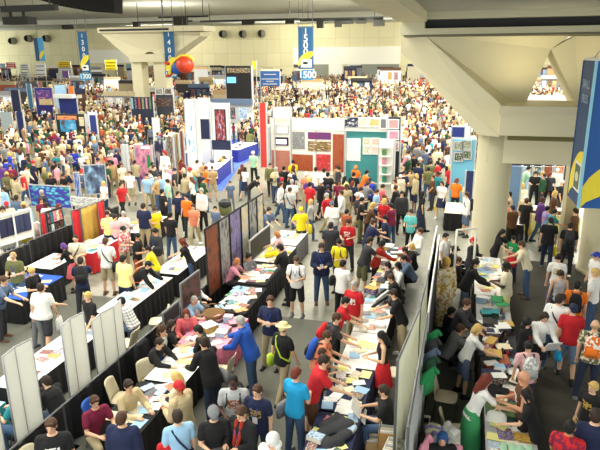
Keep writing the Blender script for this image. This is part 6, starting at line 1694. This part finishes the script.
for (u0, u1, v0, v1, n, zn) in ZONES:
    k = 0; tr = 0
    while k < n and tr < 4000:
        tr += 1
        u, v = rs.uniform(u0, u1), rs.uniform(v0, v1)
        p = at(u, v, 1.72)
        if blocked(p.x, p.y): continue
        t, b, hr = rs.choice(TC), rs.choice(BC), rs.choice(HCc); g = rs.choice(('tee', 'tee', 'tee', 'long', 'jacket'))
        hn = HN.get(hr[1]) if hr[0] not in ('cap',) else None
        lab = '%s in %s %s, %s %s%s, %s' % ((hn + ' person') if hn else 'person', t.replace('_', ' '), GN[g], b[1].replace('_', ' ') if b[1] != 'jeans' else 'blue', 'jeans' if b[1] == 'jeans' else PNn[b[0]], '' if hn else ', %s cap' % hr[1], zn)
        if len(lab.split()) > 16: continue
        if lab in labs or len(lab.split()) > 16: continue
        if b[0] == 'skirt' and hr[0] not in ('bob', 'long'): continue
        labs.add(lab); k += 1; taken.append((p.x, p.y))
        person(u, v, rs.choice(['stand', 'turn', 'hold', 'walk', 'walk2', 'hips', 'stand', 'hold']), rs.uniform(0, 360), '%s %s:%s %s:%s %s:%s skin=%s' % ('f' if hr[0] in ('bob', 'long') else 'm', g, t, b[0], b[1], hr[0], hr[1], rs.choice(('fair', 'fair', 'light', 'light', 'tan', 'brown'))), lab, rs.uniform(1.62, 1.84), 0, group='people %s' % zn)

# ---------------------------------------------------------------- the uncountable crowd beyond
def crowd(n):
    rs = random.Random(9); vars_ = []
    for lod, (pose, fem) in [(q, p) for q in (1, .42) for p in (('stand', 0), ('hold', 0), ('walk', 0), ('turn', 1), ('stand', 1), ('hips', 0))]:
        vs, fs, part = [], [], []
        off = 0
        for part_id, (fn, args) in enumerate(((body_mesh, (pose, fem, 0, 0)), (top_mesh, (pose, fem, 'tee', 0, 0)), (bot_mesh, (pose, fem, 'pants', 0, 0)), (hair_mesh, ('short' if not fem else 'bob', 0)))):
            me = cached(fn, *args)
            t = bpy.data.objects.new('tmp', me.copy()); COL.objects.link(t)
            d = t.modifiers.new('d', 'DECIMATE'); d.ratio = min(1, lod * (200, 150, 110, 60)[part_id] / max(1, len(me.polygons)))
            e = bpy.data.meshes.new_from_object(t.evaluated_get(bpy.context.evaluated_depsgraph_get()))
            M = Matrix.Identity(4) if part_id < 3 else Matrix.Translation(FK[pose]['head']) @ FK[pose]['Mh']
            e.calc_loop_triangles()
            cv = np.array([M @ v_.co for v_ in e.vertices]); ct = np.array([list(t_.vertices) for t_ in e.loop_triangles])
            vs.append(cv); fs.append(ct + off); part.append(np.full(len(ct), part_id)); off += len(cv)
            bpy.data.objects.remove(t)
        vars_.append((np.vstack(vs), np.vstack(fs), np.concatenate(part)))
    tops = ['white', 'white', 'white', 'white', 'cream', 'cream', 'cream', 'beige', 'beige', 'tan', 'black', 'black', 'black', 'charcoal', 'charcoal', 'navy', 'brown', 'brown', 'light_blue', 'grey', 'olive', 'khaki', 'khaki', 'rust', 'slate', 'maroon', 'red', 'pale_yellow', 'forest']
    tops2 = ['black', 'charcoal', 'navy', 'brown', 'olive', 'forest', 'tan', 'khaki', 'beige', 'grey', 'black', 'maroon', 'slate', 'white', 'cream', 'rust', 'light_blue', 'brown']
    bots = ['jeans', 'black', 'khaki', 'charcoal', 'dark_jeans', 'tan', 'slate']; hairs = ['black_hair', 'dark_brown', 'brown_hair', 'tan', 'blond', 'white', 'beige', 'brown']
    V_, F_, C_ = [], [], []; off = 0; k = 0; tr = 0
    grid = set()
    while k < n and tr < n * 30:
        tr += 1
        y = 27 + 119 * rs.random() ** .85; u = rs.uniform(-12, 560 if y < 60 else 615)
        dx = atY(u, 100, y).x
        v = 70 + CAMH * 600 / y
        if y < 44 and 225 < u < 262 and rs.random() < .4: continue
        if u > 510 and y < 60 and rs.random() < .5: continue
        if y < 36 and not (u < 225 or 392 < u < 470): continue
        if y < 41 and -17.5 < dx < -9: continue
        c = (round(dx / .6), round(y / .6))
        if c in grid or (y < 40 and any(abs(dx - a) < .55 and abs(y - b) < .5 for a, b in taken)): continue
        if any(a < dx < b and c_ < y < d for a, b, c_, d in OBST): continue
        if any(abs(dx - a) < w and -1.7 < y - b < .5 for a, b, w in BOOTHS): continue
        grid.add(c); k += 1; zz_ = 0
        vv, ff, pp = vars_[rs.randrange(6) + (6 if y > 60 else 0)]
        a = rs.uniform(0, 6.283); s = rs.uniform(.9, 1.06)
        ca, sa = math.cos(a) * s, math.sin(a) * s
        w = np.empty_like(vv); w[:, 0] = vv[:, 0] * ca - vv[:, 1] * sa + dx; w[:, 1] = vv[:, 0] * sa + vv[:, 1] * ca + y; w[:, 2] = vv[:, 2] * s + zz_
        V_.append(w); F_.append(ff + off); off += len(vv)
        cols = np.array([lin(SKIN[rs.choice(('fair', 'fair', 'light', 'tan'))]), lin(rs.choice(tops if (y > 62 or u > 250) else tops2)), lin(rs.choice(bots)), lin(rs.choice(hairs))])
        C_.append(np.repeat(cols[pp], 3, axis=0))
    V_ = np.vstack(V_); F_ = np.vstack(F_); C_ = np.vstack(C_)
    me = bpy.data.meshes.new('crowd'); me.vertices.add(len(V_)); me.loops.add(len(F_) * 3); me.polygons.add(len(F_))
    me.vertices.foreach_set('co', V_.astype(np.float32).ravel()); me.loops.foreach_set('vertex_index', F_.astype(np.int32).ravel())
    me.polygons.foreach_set('loop_start', np.arange(0, len(F_) * 3, 3, dtype=np.int32)); me.update(calc_edges=True)
    ca_ = me.color_attributes.new('clothing', 'FLOAT_COLOR', 'CORNER'); ca_.data.foreach_set('color', C_.astype(np.float32).ravel())
    m, nt, b = nodes('crowd_clothing'); at_ = N(nt, 'ShaderNodeVertexColor', layer_name='clothing'); nt.links.new(at_.outputs['Color'], b.inputs['Base Color']); b.inputs['Roughness'].default_value = .85
    me.materials.append(m)
    o = bpy.data.objects.new('crowd', me); COL.objects.link(o); o['kind'] = 'stuff'; o['label'] = 'dense crowd of visitors filling the far half of the hall'; o['category'] = 'crowd'
crowd(5600)
for o in PEOPLE:
    if '_p' in o: del o['_p']
for k_ in PROTO.values(): pass
